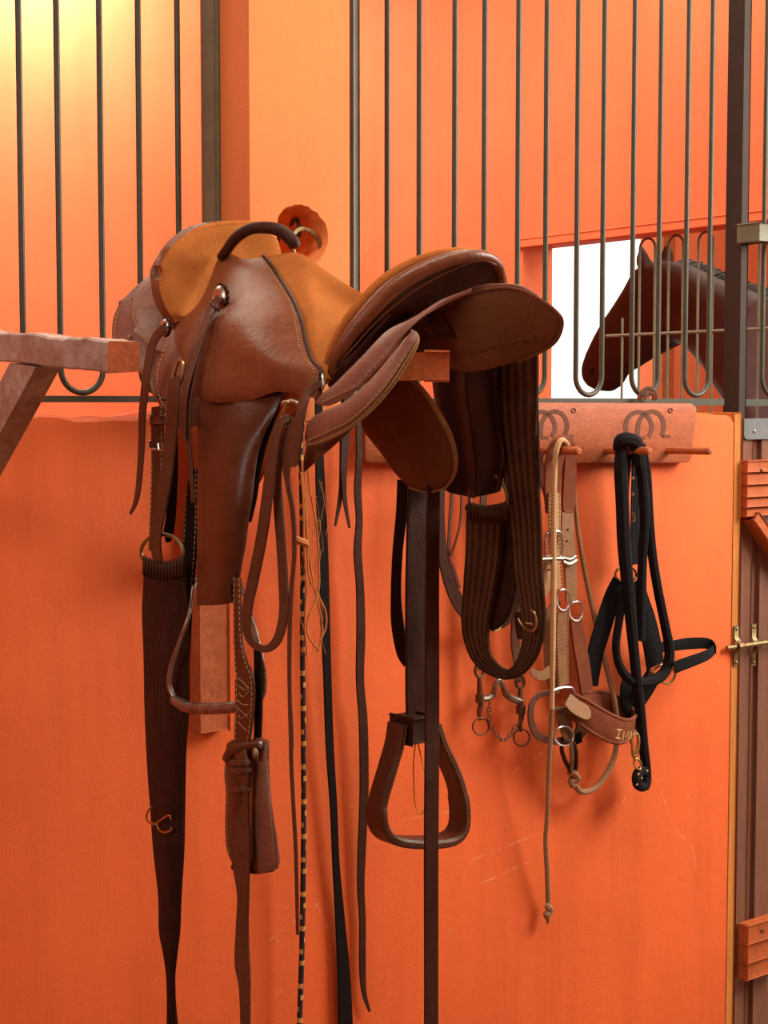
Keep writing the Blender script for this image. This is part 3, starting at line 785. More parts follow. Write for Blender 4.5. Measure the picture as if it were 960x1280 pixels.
# --- grab handle
g = G()
cord(g, [(277, 322, .045, 13), (284, 312, .045, 13), (291, 302, .043, 14), (301, 292.5, .038, 14.5), (314, 286, .03, 14.5), (330, 284.5, .018, 15), (345, 286.5, .006, 16), (357, 293, -.006, 17), (366, 302, -.014, 17), (369, 309, -.018, 15)], S, 0, 8, 14)
g.build('grab_handle', L_DARK, sad)
# --- cantle: back panel, leather roll, suede roll towards the seat
def cantle_roll(pts, mat, name, par, seg=14, fl=None):
    g = G(); cord(g, pts, T, 0, 8, seg, fl); return g.build(name, mat, par)
g = G()
top = [(410, 474, .600), (430, 436, .630), (452, 404, .650), (482, 374, .668), (512, 352, .680), (545, 336, .69), (580, 326, .695), (608, 323, .69), (628, 334, .68)]
bot = [(418, 488, .600), (450, 460, .612), (484, 432, .615), (520, 414, .615), (552, 398, .61), (590, 382, .61), (634, 376, .61)]
rows = coons(top, [(628, 334, .68), (634, 352, .66), (634, 376, .61)], bot, [(410, 474, .6), (413, 480, .6), (418, 488, .6)], T, 30, 10, -.012)
g.sheet(rows, .02); cant = g.build('cantle', L_DARK, sad)
cantle_roll([(409, 474, .598, 6), (420, 449, .620, 14), (436, 421, .640, 18), (460, 391, .660, 21), (490, 361, .677, 22), (523, 340, .690, 21), (557, 326, .700, 19), (588, 319.5, .705, 16), (611, 322, .70, 13), (623, 332, .69, 12), (627, 344, .68, 10), (629, 356, .66, 8)], L_TAN, 'leather_roll', cant)
cantle_roll([(406, 466, .590, 8), (414, 440, .605, 12), (428, 412, .622, 14), (448, 384, .640, 15), (475, 355, .655, 15), (505, 335, .666, 15), (535, 322.5, .676, 14), (565, 316, .682, 13), (592, 316, .682, 12), (612, 321, .678, 10), (624, 332, .67, 9)], SU_SEAT, 'suede_roll', cant)
g = G(); cord(g, [(414, 475, .604, 2.2), (424, 455, .625, 2.2), (440, 436, .642, 2.2), (470, 403, .664, 2.2), (504, 373, .682, 2.2), (540, 350, .693, 2.2), (575, 333, .702, 2.2), (603, 325.5, .706, 2.2), (620, 331, .70, 2.2)], T); g.build('piping', L_TAN, cant)
# --- rear skirts, near side
g = G()
top = [(392, 503, .19), (403, 490, .186), (415, 481, .18), (433, 463, .17), (451, 445, .16), (483, 412, .135), (515, 396, .11), (550, 374, .07), (590, 360, .03)]
bot = [(392, 503, .19), (400, 507, .19), (414, 505, .187), (440, 490, .178), (462, 470, .165), (492, 436, .145), (520, 404, .115), (552, 384, .07), (590, 366, .03)]
rows = coons(top, [(590, 360, .03), (590, 366, .03)], bot, [(392, 503, .19), (392, 503.5, .19)], S, 30, 6, .004)
g.sheet(rows, .007); g.stitch([S(x, y - 3, b + .004) for x, y, b in cat([(402, 505, .19), (440, 487, .178), (462, 467, .165), (492, 434, .145)], 8)], 1)
g.build('rear_jockey', S_, sad)
g = G()
top = [(381, 536, .195), (386, 524, .195), (398, 515, .193), (430, 500, .188), (462, 472, .175), (492, 437, .155), (512, 414, .14), (520, 413, .135)]
bot = [(383, 557, .20), (401, 551, .20), (433, 535, .197), (461, 511, .19), (486, 482, .175), (507, 450, .155), (519, 430, .142), (522, 418, .136)]
rows = coons(top, [(520, 413, .135), (522, 418, .136)], bot, [(381, 536, .195), (379, 547, .198), (383, 557, .20)], S, 26, 10, .006)
g.sheet(rows, .010, 0, 2); g.stitch([S(x, y - 5, b + .004) for x, y, b in cat([(386, 555, .20), (433, 533, .197), (461, 509, .19), (486, 481, .175), (507, 449, .155)], 8)], 1)
rs = g.build('rear_skirt', S_, sad)
g = G(); cord(g, [(383, 556, .196, 4), (401, 551.5, .196, 5), (433, 536, .193, 6), (462, 512, .186, 7), (488, 483, .171, 7), (509, 451, .151, 7), (520, 430, .138, 7), (521, 419, .132, 5), (514, 413, .134, 3)], S); g.build('raw_edge', SU_EDGE, rs)
g = G()
top = [(383, 553, .17), (420, 540, .165), (450, 519, .155)]
bot = [(378, 590, .18), (400, 570, .175), (430, 544, .165), (450, 522, .156)]
rows = coons(top, [(450, 519, .155), (450, 522, .156)], bot, [(383, 553, .17), (379, 572, .178), (378, 590, .18)], S, 14, 8, 0)
g.sheet(rows, .006); g.build('sweat_flap', SU_UND, sad)
# --- rear skirt, far side (its suede lining faces us)
g = G()
top = [(516, 411, -.06), (530, 398, -.065), (557, 383, -.075), (592, 367, -.085), (628, 361, -.095), (653, 364.5, -.10), (680, 379, -.115), (697, 393, -.13)]
right = [(697, 393, -.13), (702, 402, -.137), (700, 414, -.145), (694, 426, -.152)]
bot = [(520, 437, -.075), (540, 447, -.09), (562, 461, -.11), (585, 466, -.125), (620, 460, -.14), (650, 450.5, -.15), (680, 437, -.153), (694, 426, -.152)]
rows = coons(top, right, bot, [(516, 411, -.06), (516, 424, -.068), (520, 437, -.075)], S, 26, 14, .01)
g.sheet(rows, .007); g.stitch([S(x, y - 20 * math.sin(math.pi * min(1, i / 44)) ** .5, b + .02) for i, (x, y, b) in enumerate(cat([(540, 441, -.09), (585, 459, -.125), (620, 454, -.14), (650, 445, -.15), (684, 430, -.152)], 11))], 1, .02, .0007)
fs = g.build('rear_skirt', [SU_UND, L_DARK], sad)
g = G(); cord(g, [(516, 411, -.06, 2), (531, 397, -.065, 3), (557, 382.5, -.075, 4), (592, 366, -.085, 4), (628, 360, -.095, 4), (654, 364, -.10, 4), (681, 378.5, -.115, 5), (698, 393, -.13, 5), (702.5, 402, -.137, 5), (700.5, 415, -.145, 5), (693, 428, -.152, 5), (678, 439, -.154, 4), (648, 452, -.15, 3)], S); g.build('raw_edge', SU_UND, fs)
g = G()
top = [(560, 378, -.06), (590, 359, -.075), (628, 355.5, -.09), (651, 358, -.10), (672, 370, -.115)]
bot = [(560, 384, -.062), (592, 368, -.079), (628, 363, -.093), (652, 366, -.103), (676, 379, -.12)]
rows = coons(top, [(672, 370, -.115), (676, 379, -.12)], bot, [(560, 378, -.06), (560, 384, -.062)], lambda x, y, b: S(x, y, b - .012), 20, 4, 0)
g.sheet(rows, .006); g.build('rear_jockey', L_PLUM, sad)
# --- saddle flap of the far side
g = G()
top = [(455, 508, -.10), (470, 492, -.095), (490, 478, -.09), (513, 474, -.085)]
right = [(513, 474, -.085), (529, 488, -.095), (546, 513, -.115), (561, 541, -.14), (569, 567, -.16), (569, 588, -.17), (560, 606, -.18)]
bot = [(488, 585, -.17), (498, 598, -.175), (511, 609, -.18), (530, 615, -.182), (548, 613, -.182), (560, 606, -.18)]
left = [(455, 508, -.10), (451, 534, -.12), (472, 563, -.15), (488, 585, -.17)]
rows = coons(top, right, bot, left, S, 14, 18, .015)
g.sheet(rows, .007); ff = g.build('saddle_flap', SU_UND, sad)
g = G(); cord(g, [(513, 474, -.083, 3), (529, 488, -.093, 6), (546, 513, -.113, 7), (561, 541, -.138, 7), (569, 567, -.158, 6), (569, 588, -.168, 5), (560, 606, -.178, 4), (548, 613, -.18, 3), (530, 615, -.18, 3), (511, 609, -.178, 3)], S); g.build('raw_edge', SU_EDGE, ff)
# gullet block and tree bars under the seat, resting on the rack bar
g = G()
for sg in (1, -1):
    rows = []
    for i in range(13):
        t = .06 + .58 * i / 12; r = []
        for j in range(7):
            f = j / 6; b = sg * (.03 + .10 * f); z = zt2 + .055 - .09 * f + .03 * (abs(i - 6) / 6) ** 2 - .01
            r.append(sp(t, b, z))
        rows.append(r)
    g.sheet(rows, .012)
g.build('tree_bars', L_DARK, sad)
g = G()
rows = [[sp(t, b, zt2 + .004 + .05 * math.cos(b / .04 * 1.3) * (1 if abs(b) < .05 else 0)) for b in (-.05, -.035, -.02, 0, .02, .035, .05)] for t in [.05 + .04 * i for i in range(16)]]
g.sheet(rows, .006); g.build('gullet', L_DARK, sad)

# --- conchos
def concho(cx, cy, b, rx, fn, lab, rosette=True, tilt=None):
    c = fn(cx, cy, b); ax = N if tilt is None else tilt; n = E if tilt is None else ax.cross(Z).normalized()
    if n.dot(CAM - c) < 0: n = -n
    g = G(); r = pxm(c, rx)
    ay = n.cross(ax).normalized()
    prof = [(0.02, .55), (.3, .52), (.55, .42), (.62, .5), (.72, .42), (.92, .2), (1.0, 0.0)]
    rows = []
    for f, h in prof:
        rows.append([c + (ax * math.cos(a) + ay * math.sin(a)) * r * f * (1 + (.03 * math.cos(14 * a) if f > .9 else 0)) + n * (h * r * .5 + .002) for a in [2 * math.pi * i / 28 for i in range(29)]])
    g.grid(rows)
    o = g.build('concho', SILVER, sad, label=lab)
    if rosette:
        g = G(); n_ = 16; pts = []
        for i in range(n_ * 4):
            a = 2 * math.pi * i / (n_ * 4); rr = r * (1.16 + .07 * math.cos(n_ * a)); pts.append(c + (ax * math.cos(a) + ay * math.sin(a)) * rr + ax * r * .12 - n * .002)
        g.prism(pts, n * .004); g.build('rosette', L_DARK, o)
nrm = None
concho(275, 372, .118, 15, S, 'round engraved silver concho')
concho(207, 409, .188, 10, S, 'round engraved silver concho')
concho(401, 477, .172, 12, S, 'round engraved silver concho', True, (N * .6 + E * .5 + Z * .25).normalized())
# --- saddle strings
def sstrap(name, pts, mat, thick=.0035, fn=S, face=E, st=None, par=None, sides=(-1, 1), **k):
    g = G(); strap(g, pts, fn, thick, 0, face, stitch_mi=1 if st else None, sides=sides, **k)
    return g.build(name, [mat, st or THREAD], par or sad)
sstrap('saddle_string', [(208, 408, .200, 10), (198, 417, .204, 10), (190, 432, .208, 9), (185, 456, .212, 9), (181, 488, .216, 9), (178, 518, .218, 8), (177, 556, .219, 7), (174, 600, .22, 6), (170, 626, .22, 5), (163, 642, .22, 2.5)], L_STRAP)
sstrap('saddle_string', [(275, 372, .132, 9), (268, 381, .138, 10), (260, 397, .150, 10), (249, 425, .176, 11), (240, 455, .192, 10), (233, 481, .205, 8), (229, 505, .212, 8), (229, 530, .214, 7), (230, 550, .214, 5)], L_STRAP)
sstrap('saddle_string', [(258, 402, .154, 8), (250, 425, .172, 8), (244, 455, .188, 9), (238, 480, .198, 9), (234, 510, .205, 8), (235, 540, .208, 6), (238, 580, .205, 5), (242, 628, .20, 5)], L_STRAP)
g = G(); g.torus(S(268, 383, .142), E * .006 + Z * .004, N * .007 - Z * .004, .003); g.build('string_knot', L_STRAP, sad)
sstrap('saddle_string', [(401, 478, .183, 9), (390, 487, .19, 10), (381, 497, .198, 11), (376, 518, .205, 11), (372, 540, .207, 13), (368, 562, .207, 15), (366, 578, .206, 13), (366, 584, .206, 7)], L_STRAP)
# --- near fender
g = G()
top = [(246, 488, .158), (280, 492, .165), (320, 488, .162), (354, 484, .155)]
right = [(354, 484, .155), (350, 498, .160), (338, 527, .172), (326, 556, .182), (320, 591, .190), (317, 623, .194), (312, 652, .196), (308, 682, .196), (303, 708, .194), (298, 735, .192), (292, 754, .19)]
bot = [(245, 757, .19), (258, 757, .196), (275, 756.5, .198), (292, 754, .19)]
left = [(246, 488, .158), (245, 512, .17), (246, 562, .184), (245, 635, .19), (245, 682, .19), (245, 737, .19), (245, 757, .19)]
rows = coons(top, right, bot, left, S, 18, 34, .022)
g.sheet(rows, .006); fen = g.build('fender', L_FEND, sad)
g = G(); cord(g, [(352, 492, .148, 6), (341, 525, .160, 7), (330, 556, .170, 8), (322, 592, .178, 8), (318, 622, .182, 7), (312, 652, .184, 5)], S); g.build('fender_lining', L_BLACK, fen)
g = G(); cord(g, [(291, 752, .200, 3), (290, 728, .201, 3), (292, 718, .201, 3), (297, 720, .199, 3), (299, 735, .198, 3)], S); g.build('slot', L_BLACK, fen)
# --- near latigo, dee, cinch ring
g = G(); D = [(215, 482, .2, 0), (219, 462, .198, 0), (224, 451, .196, 0), (229, 455, .196, 0), (228, 470, .198, 0), (222, 484, .2, 0)]
g.tube([S(*q[:3]) for q in cat(D + D[:1], 5)[:-1]], .0034, 0, 8, closed=True); g.build('dee', BRASS, sad)
sstrap('latigo', [(218, 472, .202, 12), (217, 489, .206, 14), (216, 518, .210, 14), (212, 560, .212, 14), (206, 606, .212, 14), (199, 645, .211, 13), (195, 676, .209, 12), (198, 702, .203, 11), (206, 718, .196, 10), (221, 727, .185, 8)], L_STRAP, .004)
b_ = sstrap('billet', [(197, 508, .196, 14), (197, 535, .198, 15), (197, 570, .199, 14), (196, 620, .199, 14), (193, 668, .198, 12), (191, 690, .197, 10)], L_FEND, .004, st=THREADY)
g = G(); c1 = S(197, 525, .203); g.box(c1, N * .015, E * .004, Z * .0062, 0, .002); g.build('keeper', L_PLUM, b_)
g = G(); pts = [S(*q) for q in ((187.5, 551, .205), (188, 561, .205), (204, 563, .205), (204.5, 554, .205))]
g.tube(pts, .0022, 0, 8); g.tube([S(198, 554, .206), S(199, 562, .206)], .0018, 0, 6); g.build('buckle', STEEL, b_)
g = G(); ring(g, 202.5, 690, .20, 26, 22, 5, S); g.build('cinch_ring', BRASSD, sad)
sstrap('latigo', [(216, 520, .180, 10), (217, 580, .182, 10), (214, 640, .184, 11), (210, 668, .184, 12), (207, 672, .184, 12)], L_BLACK)
# --- near cinch
g = G(); kk = .195
left = [(179, 706, kk), (177, 740, kk), (176, 767, kk), (178, 826, kk), (179, 884, kk), (182, 952, kk), (186, 1010, kk), (190, 1065, kk), (196, 1120, kk), (197, 1165, kk), (202, 1192, kk), (207, 1230, kk), (207, 1300, kk)]
right = [(228, 706, kk), (230, 735, kk), (233, 767, kk), (235, 826, kk), (236, 884, kk), (233, 940, kk), (232, 1010, kk), (231, 1065, kk), (228, 1120, kk), (226, 1165, kk), (223, 1192, kk), (220, 1230, kk), (220, 1300, kk)]
rows = coons([left[0], (203, 713, kk + .006), right[0]], right, [left[-1], right[-1]], left, S, 12, 60, .012)
g.sheet(rows, .008)
cin = g.build('cinch', W_DARK, sad)
g = G(); rr_ = random.Random(2)
for i in range(13):
    x = 180 + i * 3.9; y = 705 + 7 * math.sin(math.pi * i / 12)
    cord(g, [(x, y - 9, .203, 4), (x + 1, y - 2, .210, 5), (x, y + 9, .206, 4.5), (x + .5, y + 14, .199, 3)], S)
g.build('cord_wrap', W_BROWN, cin)
g = G()
cord(g, [(190, 1008, .215, 2.6), (184, 1016, .216, 2.6), (184, 1026, .216, 2.6), (193, 1030, .216, 2.8), (201, 1025, .216, 2.8), (211, 1019, .216, 2.6), (214, 1024, .215, 2.4)], S)
cord(g, [(196, 1029, .216, 2.8), (199, 1037, .216, 2.8), (206, 1040.5, .216, 2.6), (213, 1038, .216, 2.6), (214.5, 1034, .216, 2.4)], S)
g.build('hook', BRASS, cin)
# --- dark stitched strap behind the fender
sstrap('billet', [(242, 585, .16, 10), (240, 635, .162, 15), (237, 690, .165, 17), (232, 760, .168, 16), (229, 820, .17, 16), (226, 880, .172, 17), (224.5, 915, .172, 17), (223, 931, .172, 9), (222.5, 938, .172, 3)], L_BLACK, .004, st=THREADY)
# --- rear latigo hardware and loop
g = G(); ring(g, 364, 520, .192, 12, 15, 4, S, 0, .5); g.build('dee', BRASS, sad)
g = G(); g.tube([S(355, 505, .19), S(366, 503, .192), S(380, 508, .194)], .0055, 0, 10); g.build('roller', STEELD, sad)
g = G(); cord(g, [(352, 527, .196, 3.5), (356, 512, .197, 3.5), (361, 502, .197, 3.5)], S); g.build('buckle_bar', BRASS, sad)
sstrap('latigo', [(362, 522, .200, 10), (352, 528, .206, 11), (345, 545, .21, 12), (340, 575, .212, 13), (335, 615, .213, 13), (327, 672, .213, 13), (317, 722, .212, 13), (310, 755, .210, 12), (308, 780, .208, 11), (314, 800, .205, 10), (325, 810, .202, 9), (338, 809, .199, 10), (349, 794, .197, 11), (355, 764, .196, 11), (354, 722, .196, 11), (351, 672, .196, 11), (348, 630, .196, 11), (347, 590, .196, 10), (356, 545, .195, 9)], L_STRAP, .004)
sstrap('saddle_string', [(366, 522, .197, 8), (360, 545, .199, 9), (358, 580, .20, 9), (360, 605, .20, 6), (366, 640, .198, 5), (368, 690, .196, 4.5), (364, 740, .195, 4.5), (362, 800, .194, 4.5), (362, 860, .193, 4), (364, 920, .192, 5), (364, 950, .192, 4), (367, 1010, .19, 4), (370, 1070, .188, 4), (372, 1168, .186, 3)], L_STRAP, .003)
# --- near stirrup leather, long strap
sl = sstrap('stirrup_leather', [(297, 722, .205, 8), (297, 760, .207, 9), (298, 800, .208, 10), (302, 832, .208, 16), (306, 850, .208, 23), (306, 885, .208, 23), (303, 920, .209, 20), (300, 948, .212, 14)], L_FEND, .004, st=THREADY)
g = G(); rr_ = random.Random(5)
for i in range(7):
    y = 848 + i * 9; cord(g, [(297 + rr_.uniform(-1, 2), y, .2115, 1.2), (303 + rr_.uniform(-2, 2), y + 5, .2115, 1.2), (311 + rr_.uniform(-2, 1), y + 14 * rr_.uniform(-.3, 1), .2115, 1.2)], S)
g.build('lacing', THREAD, sl)
sstrap('stirrup_leather', [(322, 812, .195, 8), (323, 850, .194, 9), (323, 890, .194, 9), (322, 925, .194, 8)], L_BLACK, .004)
g = G()
sstrap('tie_strap', [(301, 940, .222, 13), (304, 960, .224, 14), (306, 985, .224, 9), (307, 1005, .222, 8), (302, 1035, .222, 20), (301, 1075, .222, 21), (304, 1120, .221, 14), (303, 1161, .22, 15), (303, 1205, .22, 18), (306, 1238, .219, 13), (307, 1300, .218, 11)], L_STRAP, .004)
g = G()
for yy, ww in ((952, 13), (962, 14), (985, 12)):
    strap(g, [(300 - ww, yy + 1, .222, 6), (300, yy + 2, .23, 7), (300 + ww, yy, .222, 6)], S, .003, 0, E)
g.build('strap_knot', L_STRAP, sl)
# --- near stirrup seen from the side: two stitched leaves joined below
st1 = None
g = G()
rows = coons([(312, 925, .195), (322, 921, .197), (334, 926, .195)], [(334, 926, .195), (337, 960, .197), (340, 1000, .199), (345, 1045, .20), (347, 1075, .20), (344, 1087, .20)],
             [(310, 1087, .20), (325, 1092, .202), (344, 1087, .20)], [(312, 925, .195), (312, 980, .198), (311, 1040, .20), (310, 1087, .20)], S, 8, 26, .008)
g.sheet(rows, .007)
for off, ci in ((1, 1), (7, 7)): g.stitch([rows[i][ci] for i in range(1, 25)], 1, .007, .0009)
st1 = g.build('stirrup', [L_PLUM, THREADY], sad)
g = G()
rows = coons([(282, 930, .21), (292, 924, .212), (313, 927, .205)], [(313, 927, .205), (313, 980, .208), (312, 1040, .209), (311, 1086, .206)],
             [(290, 1082, .212), (300, 1087, .212), (311, 1086, .206)], [(282, 930, .21), (279, 968, .212), (281, 990, .213), (280, 1030, .214), (282, 1062, .214), (290, 1082, .212)], S, 8, 26, .006)
g.sheet(rows, .007); g.stitch([rows[i][1] for i in range(3, 24)], 1, .007, .0009); g.build('stirrup_leaf', [L_FEND, THREADY], st1)
g = G(); c1 = S(318, 1086, .195); g.tube([S(292, 1083, .208), S(305, 1086, .203), S(320, 1088, .195), S(340, 1085, .192)], .006, 0, 10); g.build('tread', L_DARK, st1)
g = G(); g.tube([S(284, 948, .212), S(290, 938, .216), S(304, 935, .214), S(326, 931, .205)], [.008, .010, .009, .006], 0, 12); g.build('stirrup_top', L_FEND, st1)
g = G(); g.ball(S(319, 942, .215), N * .006, Z * .009, E * .004); g.build('stud', BRASSD, st1)
# --- far stirrup and its leathers
K2 = -.205
sstrap('stirrup_leather', [(503, 600, K2 - .01, 12), (502, 640, K2 - .01, 13), (497, 690, K2 - .01, 12), (495, 740, K2 - .01, 12), (497, 780, K2 - .01, 15), (503, 815, K2 - .01, 14), (507, 832, K2 - .01, 4)], L_BLACK, .004)
fl = sstrap('stirrup_leather', [(522, 600, K2, 25), (521, 660, K2, 25), (519, 740, K2, 24), (519, 820, K2, 24), (519, 880, K2, 23), (519, 928, K2, 20)], L_DARK, .006, face=N)
for y in (770, 815, 860):
    g = G(); g.ball(S(514, y, K2 + .006), N * .002, Z * .002, E * .002); g.build('punched_hole', L_BLACK, fl)
fb = sstrap('stirrup_leather', [(542, 600, K2 + .02, 15), (541, 680, K2 + .02, 16), (540, 740, K2 + .02, 17), (540, 900, K2 + .02, 17.5), (539, 1060, K2 + .02, 17.5), (539, 1190, K2 + .02, 17), (539, 1305, K2 + .02, 17)], L_DARK, .005, face=N)
def ST(x, y, d): return T(x, y, (S(525, 980, K2) - S0).dot(N) + d)
cl = [(497, 904), (493, 930), (484, 962), (473, 1000), (471, 1022), (477, 1040), (492, 1050), (524, 1053), (556, 1050), (571, 1039), (575, 1018), (571, 985), (560, 955), (548, 930), (540, 906)]
g = G(); q = cat([(x, y, 0.0) for x, y in cl], 6); cen = [ST(*a) for a in q]; side, nor, wd = [], [], []
for i in range(len(cen)):
    t = (cen[min(i + 1, len(cen) - 1)] - cen[max(i - 1, 0)]).normalized(); side.append(N); nor.append(N.cross(t).normalized()); wd.append(.05 if 20 < i < 65 else .044)
g.ribbon(cen, side, nor, wd, .015)
# stitched rim
for sg in (1,):
    g.stitch([c + N * (w * .5 - .001) + n * .003 * sg for c, w, n in zip(cen, wd, nor)], 1, .007, .0009)
fst = g.build('stirrup', [L_STRAP, THREADY], sad)
g = G(); g.box(ST(514, 910, 0.0), U * .022, N * .028, Z * .021, 0, .004); g.build('stirrup_top', L_DARK, fst)
g = G()
cord(g, [(520, 926, K2, 1.6), (517, 950, K2, 1.6), (517, 970, K2, 1.6), (519, 1005, K2, 1.6), (525, 1018, K2, 1.6), (531, 1012, K2, 1.6)], S)
cord(g, [(522, 926, K2, 1.6), (526, 945, K2, 1.6), (530, 962, K2, 1.6), (534, 980, K2, 1.6)], S)
fy = g.build('yellow_string', YELLOW, fst)
# ------------------------------------------------------------------ second rack bar, left edge
g = G(); KT = .58
fr = [W(135, 426, KT), W(175, 427, KT), W(175, 464.5, KT), W(135, 467, KT)]
ml = (fr[0] - F0).dot(U) + .001
rk2 = thing('saddle_rack', 'worn wooden rack bar with knee brace, empty, reaching in from the left edge', 'saddle rack', W(-41, 440, 0))
rows = []; nr_ = 26; rr_ = random.Random(4)
for i in range(nr_ + 1):
    t = i / nr_; q = []
    for j, p in enumerate(fr):
        d = -N * (KT - .001) * t + Z * .040 * t
        wv = (rr_.uniform(-.002, .002) + .0025 * math.sin(t * 17)) if 0 < i else 0
        q.append(p + d + (Z * wv if j < 2 else Z * wv * .3) + U * (wv * .4))
    # chamfered section
    sec = []
    for a in range(4):
        p0, p1, p2 = q[a - 1], q[a], q[(a + 1) % 4]
        sec += [p1 + (p0 - p1).normalized() * .003, p1 + (p2 - p1).normalized() * .003]
    rows.append(sec + [sec[0]])
b0 = g.grid(rows); cap = [r for r in range(8)]
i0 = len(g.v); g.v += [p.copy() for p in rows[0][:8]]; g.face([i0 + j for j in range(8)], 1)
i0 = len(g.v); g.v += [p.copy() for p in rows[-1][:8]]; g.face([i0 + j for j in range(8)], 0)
g.build('rack_bar', [WOODG, WOODT], rk2)  # long sides pale grey, end face saturated terracotta
g = G(); a, b = M(12, 452, ml), M(45, 456.5, ml); a.z -= .002; b.z -= .002; dd = (M(0, 540, ml) - M(45, 456.5, ml))
def down(p): kk = (p - F0).dot(N); return p + dd * ((kk - .001) / (-dd.dot(N)))
g.prism([a, b, down(b), down(a)], U * .040); g.build('brace', [WOODG], rk2)

# ------------------------------------------------------------------ tie ring in the niche
tr_ = thing('tie_ring', 'old green iron tie ring in the round niche of the orange pillar', 'ring', W(372, 290, -.08))
g = G(); g.tube([W(362, 285, -.086), W(366, 276, -.06), W(371, 274, -.04), W(374, 283, -.03), W(374, 294, -.03), W(368, 297, -.05), W(363, 296, -.086)], .0045, 0, 8); g.build('staple', IRON, tr_)
g = G(); ring(g, 383, 309, -.018, 17, 24, 6, W, 0, -.45); g.build('ring', BRASSD, tr_)

# ------------------------------------------------------------------ tack board with pegs
bd = thing('tack_board', 'long terracotta board with burnt horseshoe marks and wooden pegs on the low wall', 'tack board', W(665, 540, 0))
g = G(); kf = .026
pol = [(456, 507), (460, 503.5), (660, 503), (864, 504.5), (870, 508), (871, 513), (866, 570), (862, 577), (855, 578.5), (660, 579), (462, 579), (457, 575)]
pts = [W(x, y, kf) for x, y in pol]
pts_in = [W(x + (1.5 if x < 600 else -1.5 if x > 700 else 0), y + (1.5 if y < 540 else -1.5), kf) for x, y in pol]
i0 = len(g.v); n_ = len(pts)
for ring_ in ([p + N * .001 for p in pts_in], [p - N * .001 for p in pts], [p - N * (kf - .0008) for p in pts]):
    g.v += ring_
g.face([i0 + i for i in range(n_)]); g.face([i0 + 2 * n_ + i for i in reversed(range(n_))])
for L_ in (0, 1):
    for i in range(n_): g.face((i0 + L_ * n_ + i, i0 + L_ * n_ + (i + 1) % n_, i0 + (L_ + 1) * n_ + (i + 1) % n_, i0 + (L_ + 1) * n_ + i))
g.build('board', mat_wood('board_wood', (0.42, 0.105, 0.036), (2.2, 2.2, 6), 0.6), bd)
for x in (503, 590, 671, 759, 835):
    g = G(); b = W(x, 563.5, kf + .001); d = (N + Z * .02).normalized(); L_ = .127
    g.tube([b, b + d * .02, b + d * .06, b + d * (L_ - .006), b + d * L_], [.0078, .0075, .0078, .0088, .0072], 0, 14); g.build('peg', WOODT, bd)
def brand(dx):
    for pth in ([(783, 542), (782.5, 529), (788, 519), (799, 515), (810, 521), (815, 534), (811, 546)], [(797, 545), (798.5, 529), (805, 518), (816, 514.5), (826, 520), (830, 533), (827, 545)]):
        g = G(); strap(g, [(x + dx, y, kf + .0014, 5.5) for x, y in pth], W, .0008, 0, N); g.build('horseshoe_mark', BRAND, bd)
    for (x, y) in ((835, 545.5), (804, 547)):
        g = G(); strap(g, [(x - 7 + dx, y, kf + .0014, 4), (x + 3 + dx, y, kf + .0014, 4)], W, .0008, 0, N); g.build('horseshoe_mark', BRAND, bd)
    g = G(); ring(g, 838 + dx, 513, kf + .0014, 2.5, 2.5, 1.6, W); g.build('horseshoe_mark', BRAND, bd)
brand(0); brand(-121)

# ------------------------------------------------------------------ dark flap and rope girth at the far side
g = G()
top = [(539, 440, -.21), (580, 440, -.215), (628, 440, -.22)]
right = [(628, 440, -.22), (622, 480, -.235), (625, 505, -.245), (630, 545, -.255), (633, 572, -.255), (625, 600, -.255)]
bot = [(553, 606, -.25), (566, 617, -.255), (590, 622.5, -.26), (608, 619, -.258), (625, 600, -.255)]
left = [(539, 440, -.21), (539, 478, -.225), (547, 530, -.24), (550, 575, -.25), (553, 606, -.25)]
rows = coons(top, right, bot, left, S, 30, 16, .02)
for i, r in enumerate(rows):
    for j, p in enumerate(r):
        u = j / 30; r[j] = p + E * (.012 * math.exp(-((u - .62) / .06) ** 2) - .014 * math.exp(-((u - .76) / .05) ** 2) + .006 * math.sin(u * 14))
g.sheet(rows, .006); g.build('sweat_flap', L_WINE, sad)
gi = thing('rope_girth', 'brown woven cord girth hanging in a loop beside the tack board', 'girth', S(640, 560, -.29))
def gp(name, pts, mat, th=.008, st=None, fn=S, face=None):
    g = G(); strap(g, pts, fn, th, 0, face, n=8); return g.build(name, mat, gi)
q = [(606, 640, -.27, 44), (604, 690, -.272, 43), (599, 735, -.274, 39), (594, 780, -.276, 33), (600, 815, -.278, 26), (616, 835, -.28, 18), (636, 843, -.282, 13), (652, 832, -.282, 18), (664, 806, -.282, 24), (667, 770, -.28, 29), (661, 715, -.278, 33), (658, 660, -.275, 36), (652, 600, -.27, 42), (646, 540, -.262, 48), (644, 480, -.25, 55), (644, 430, -.24, 55)]
gp('girth_band', q, W_BROWN, .009, face=E)
gp('girth_fold', [(660, 470, -.258, 22), (664, 540, -.266, 18), (668, 600, -.272, 14), (668, 640, -.276, 10)], W_DARK, .008, face=E)
gp('girth_fold', [(650, 590, -.285, 30), (644, 650, -.29, 28), (636, 710, -.292, 28), (626, 762, -.292, 24), (612, 782, -.292, 14)], W_DARK, .006, face=E)
g = G(); kk = -.262
cord(g, [(585, 634, kk, 10), (597, 640, kk + .003, 12), (612, 643, kk + .004, 13), (626, 641, kk + .003, 12), (634, 636, kk, 10)], S)
for i in range(12): cord(g, [(587 + i * 4, 628 + 4 * math.sin(i / 11 * 3.14), kk + .004, 4), (588 + i * 4, 638 + 5 * math.sin(i / 11 * 3.14), kk + .009, 4.5), (588 + i * 4, 650 + 2 * math.sin(i / 11 * 3.14), kk + .003, 4)], S)
g.build('cord_wrap', W_BROWN, gi)
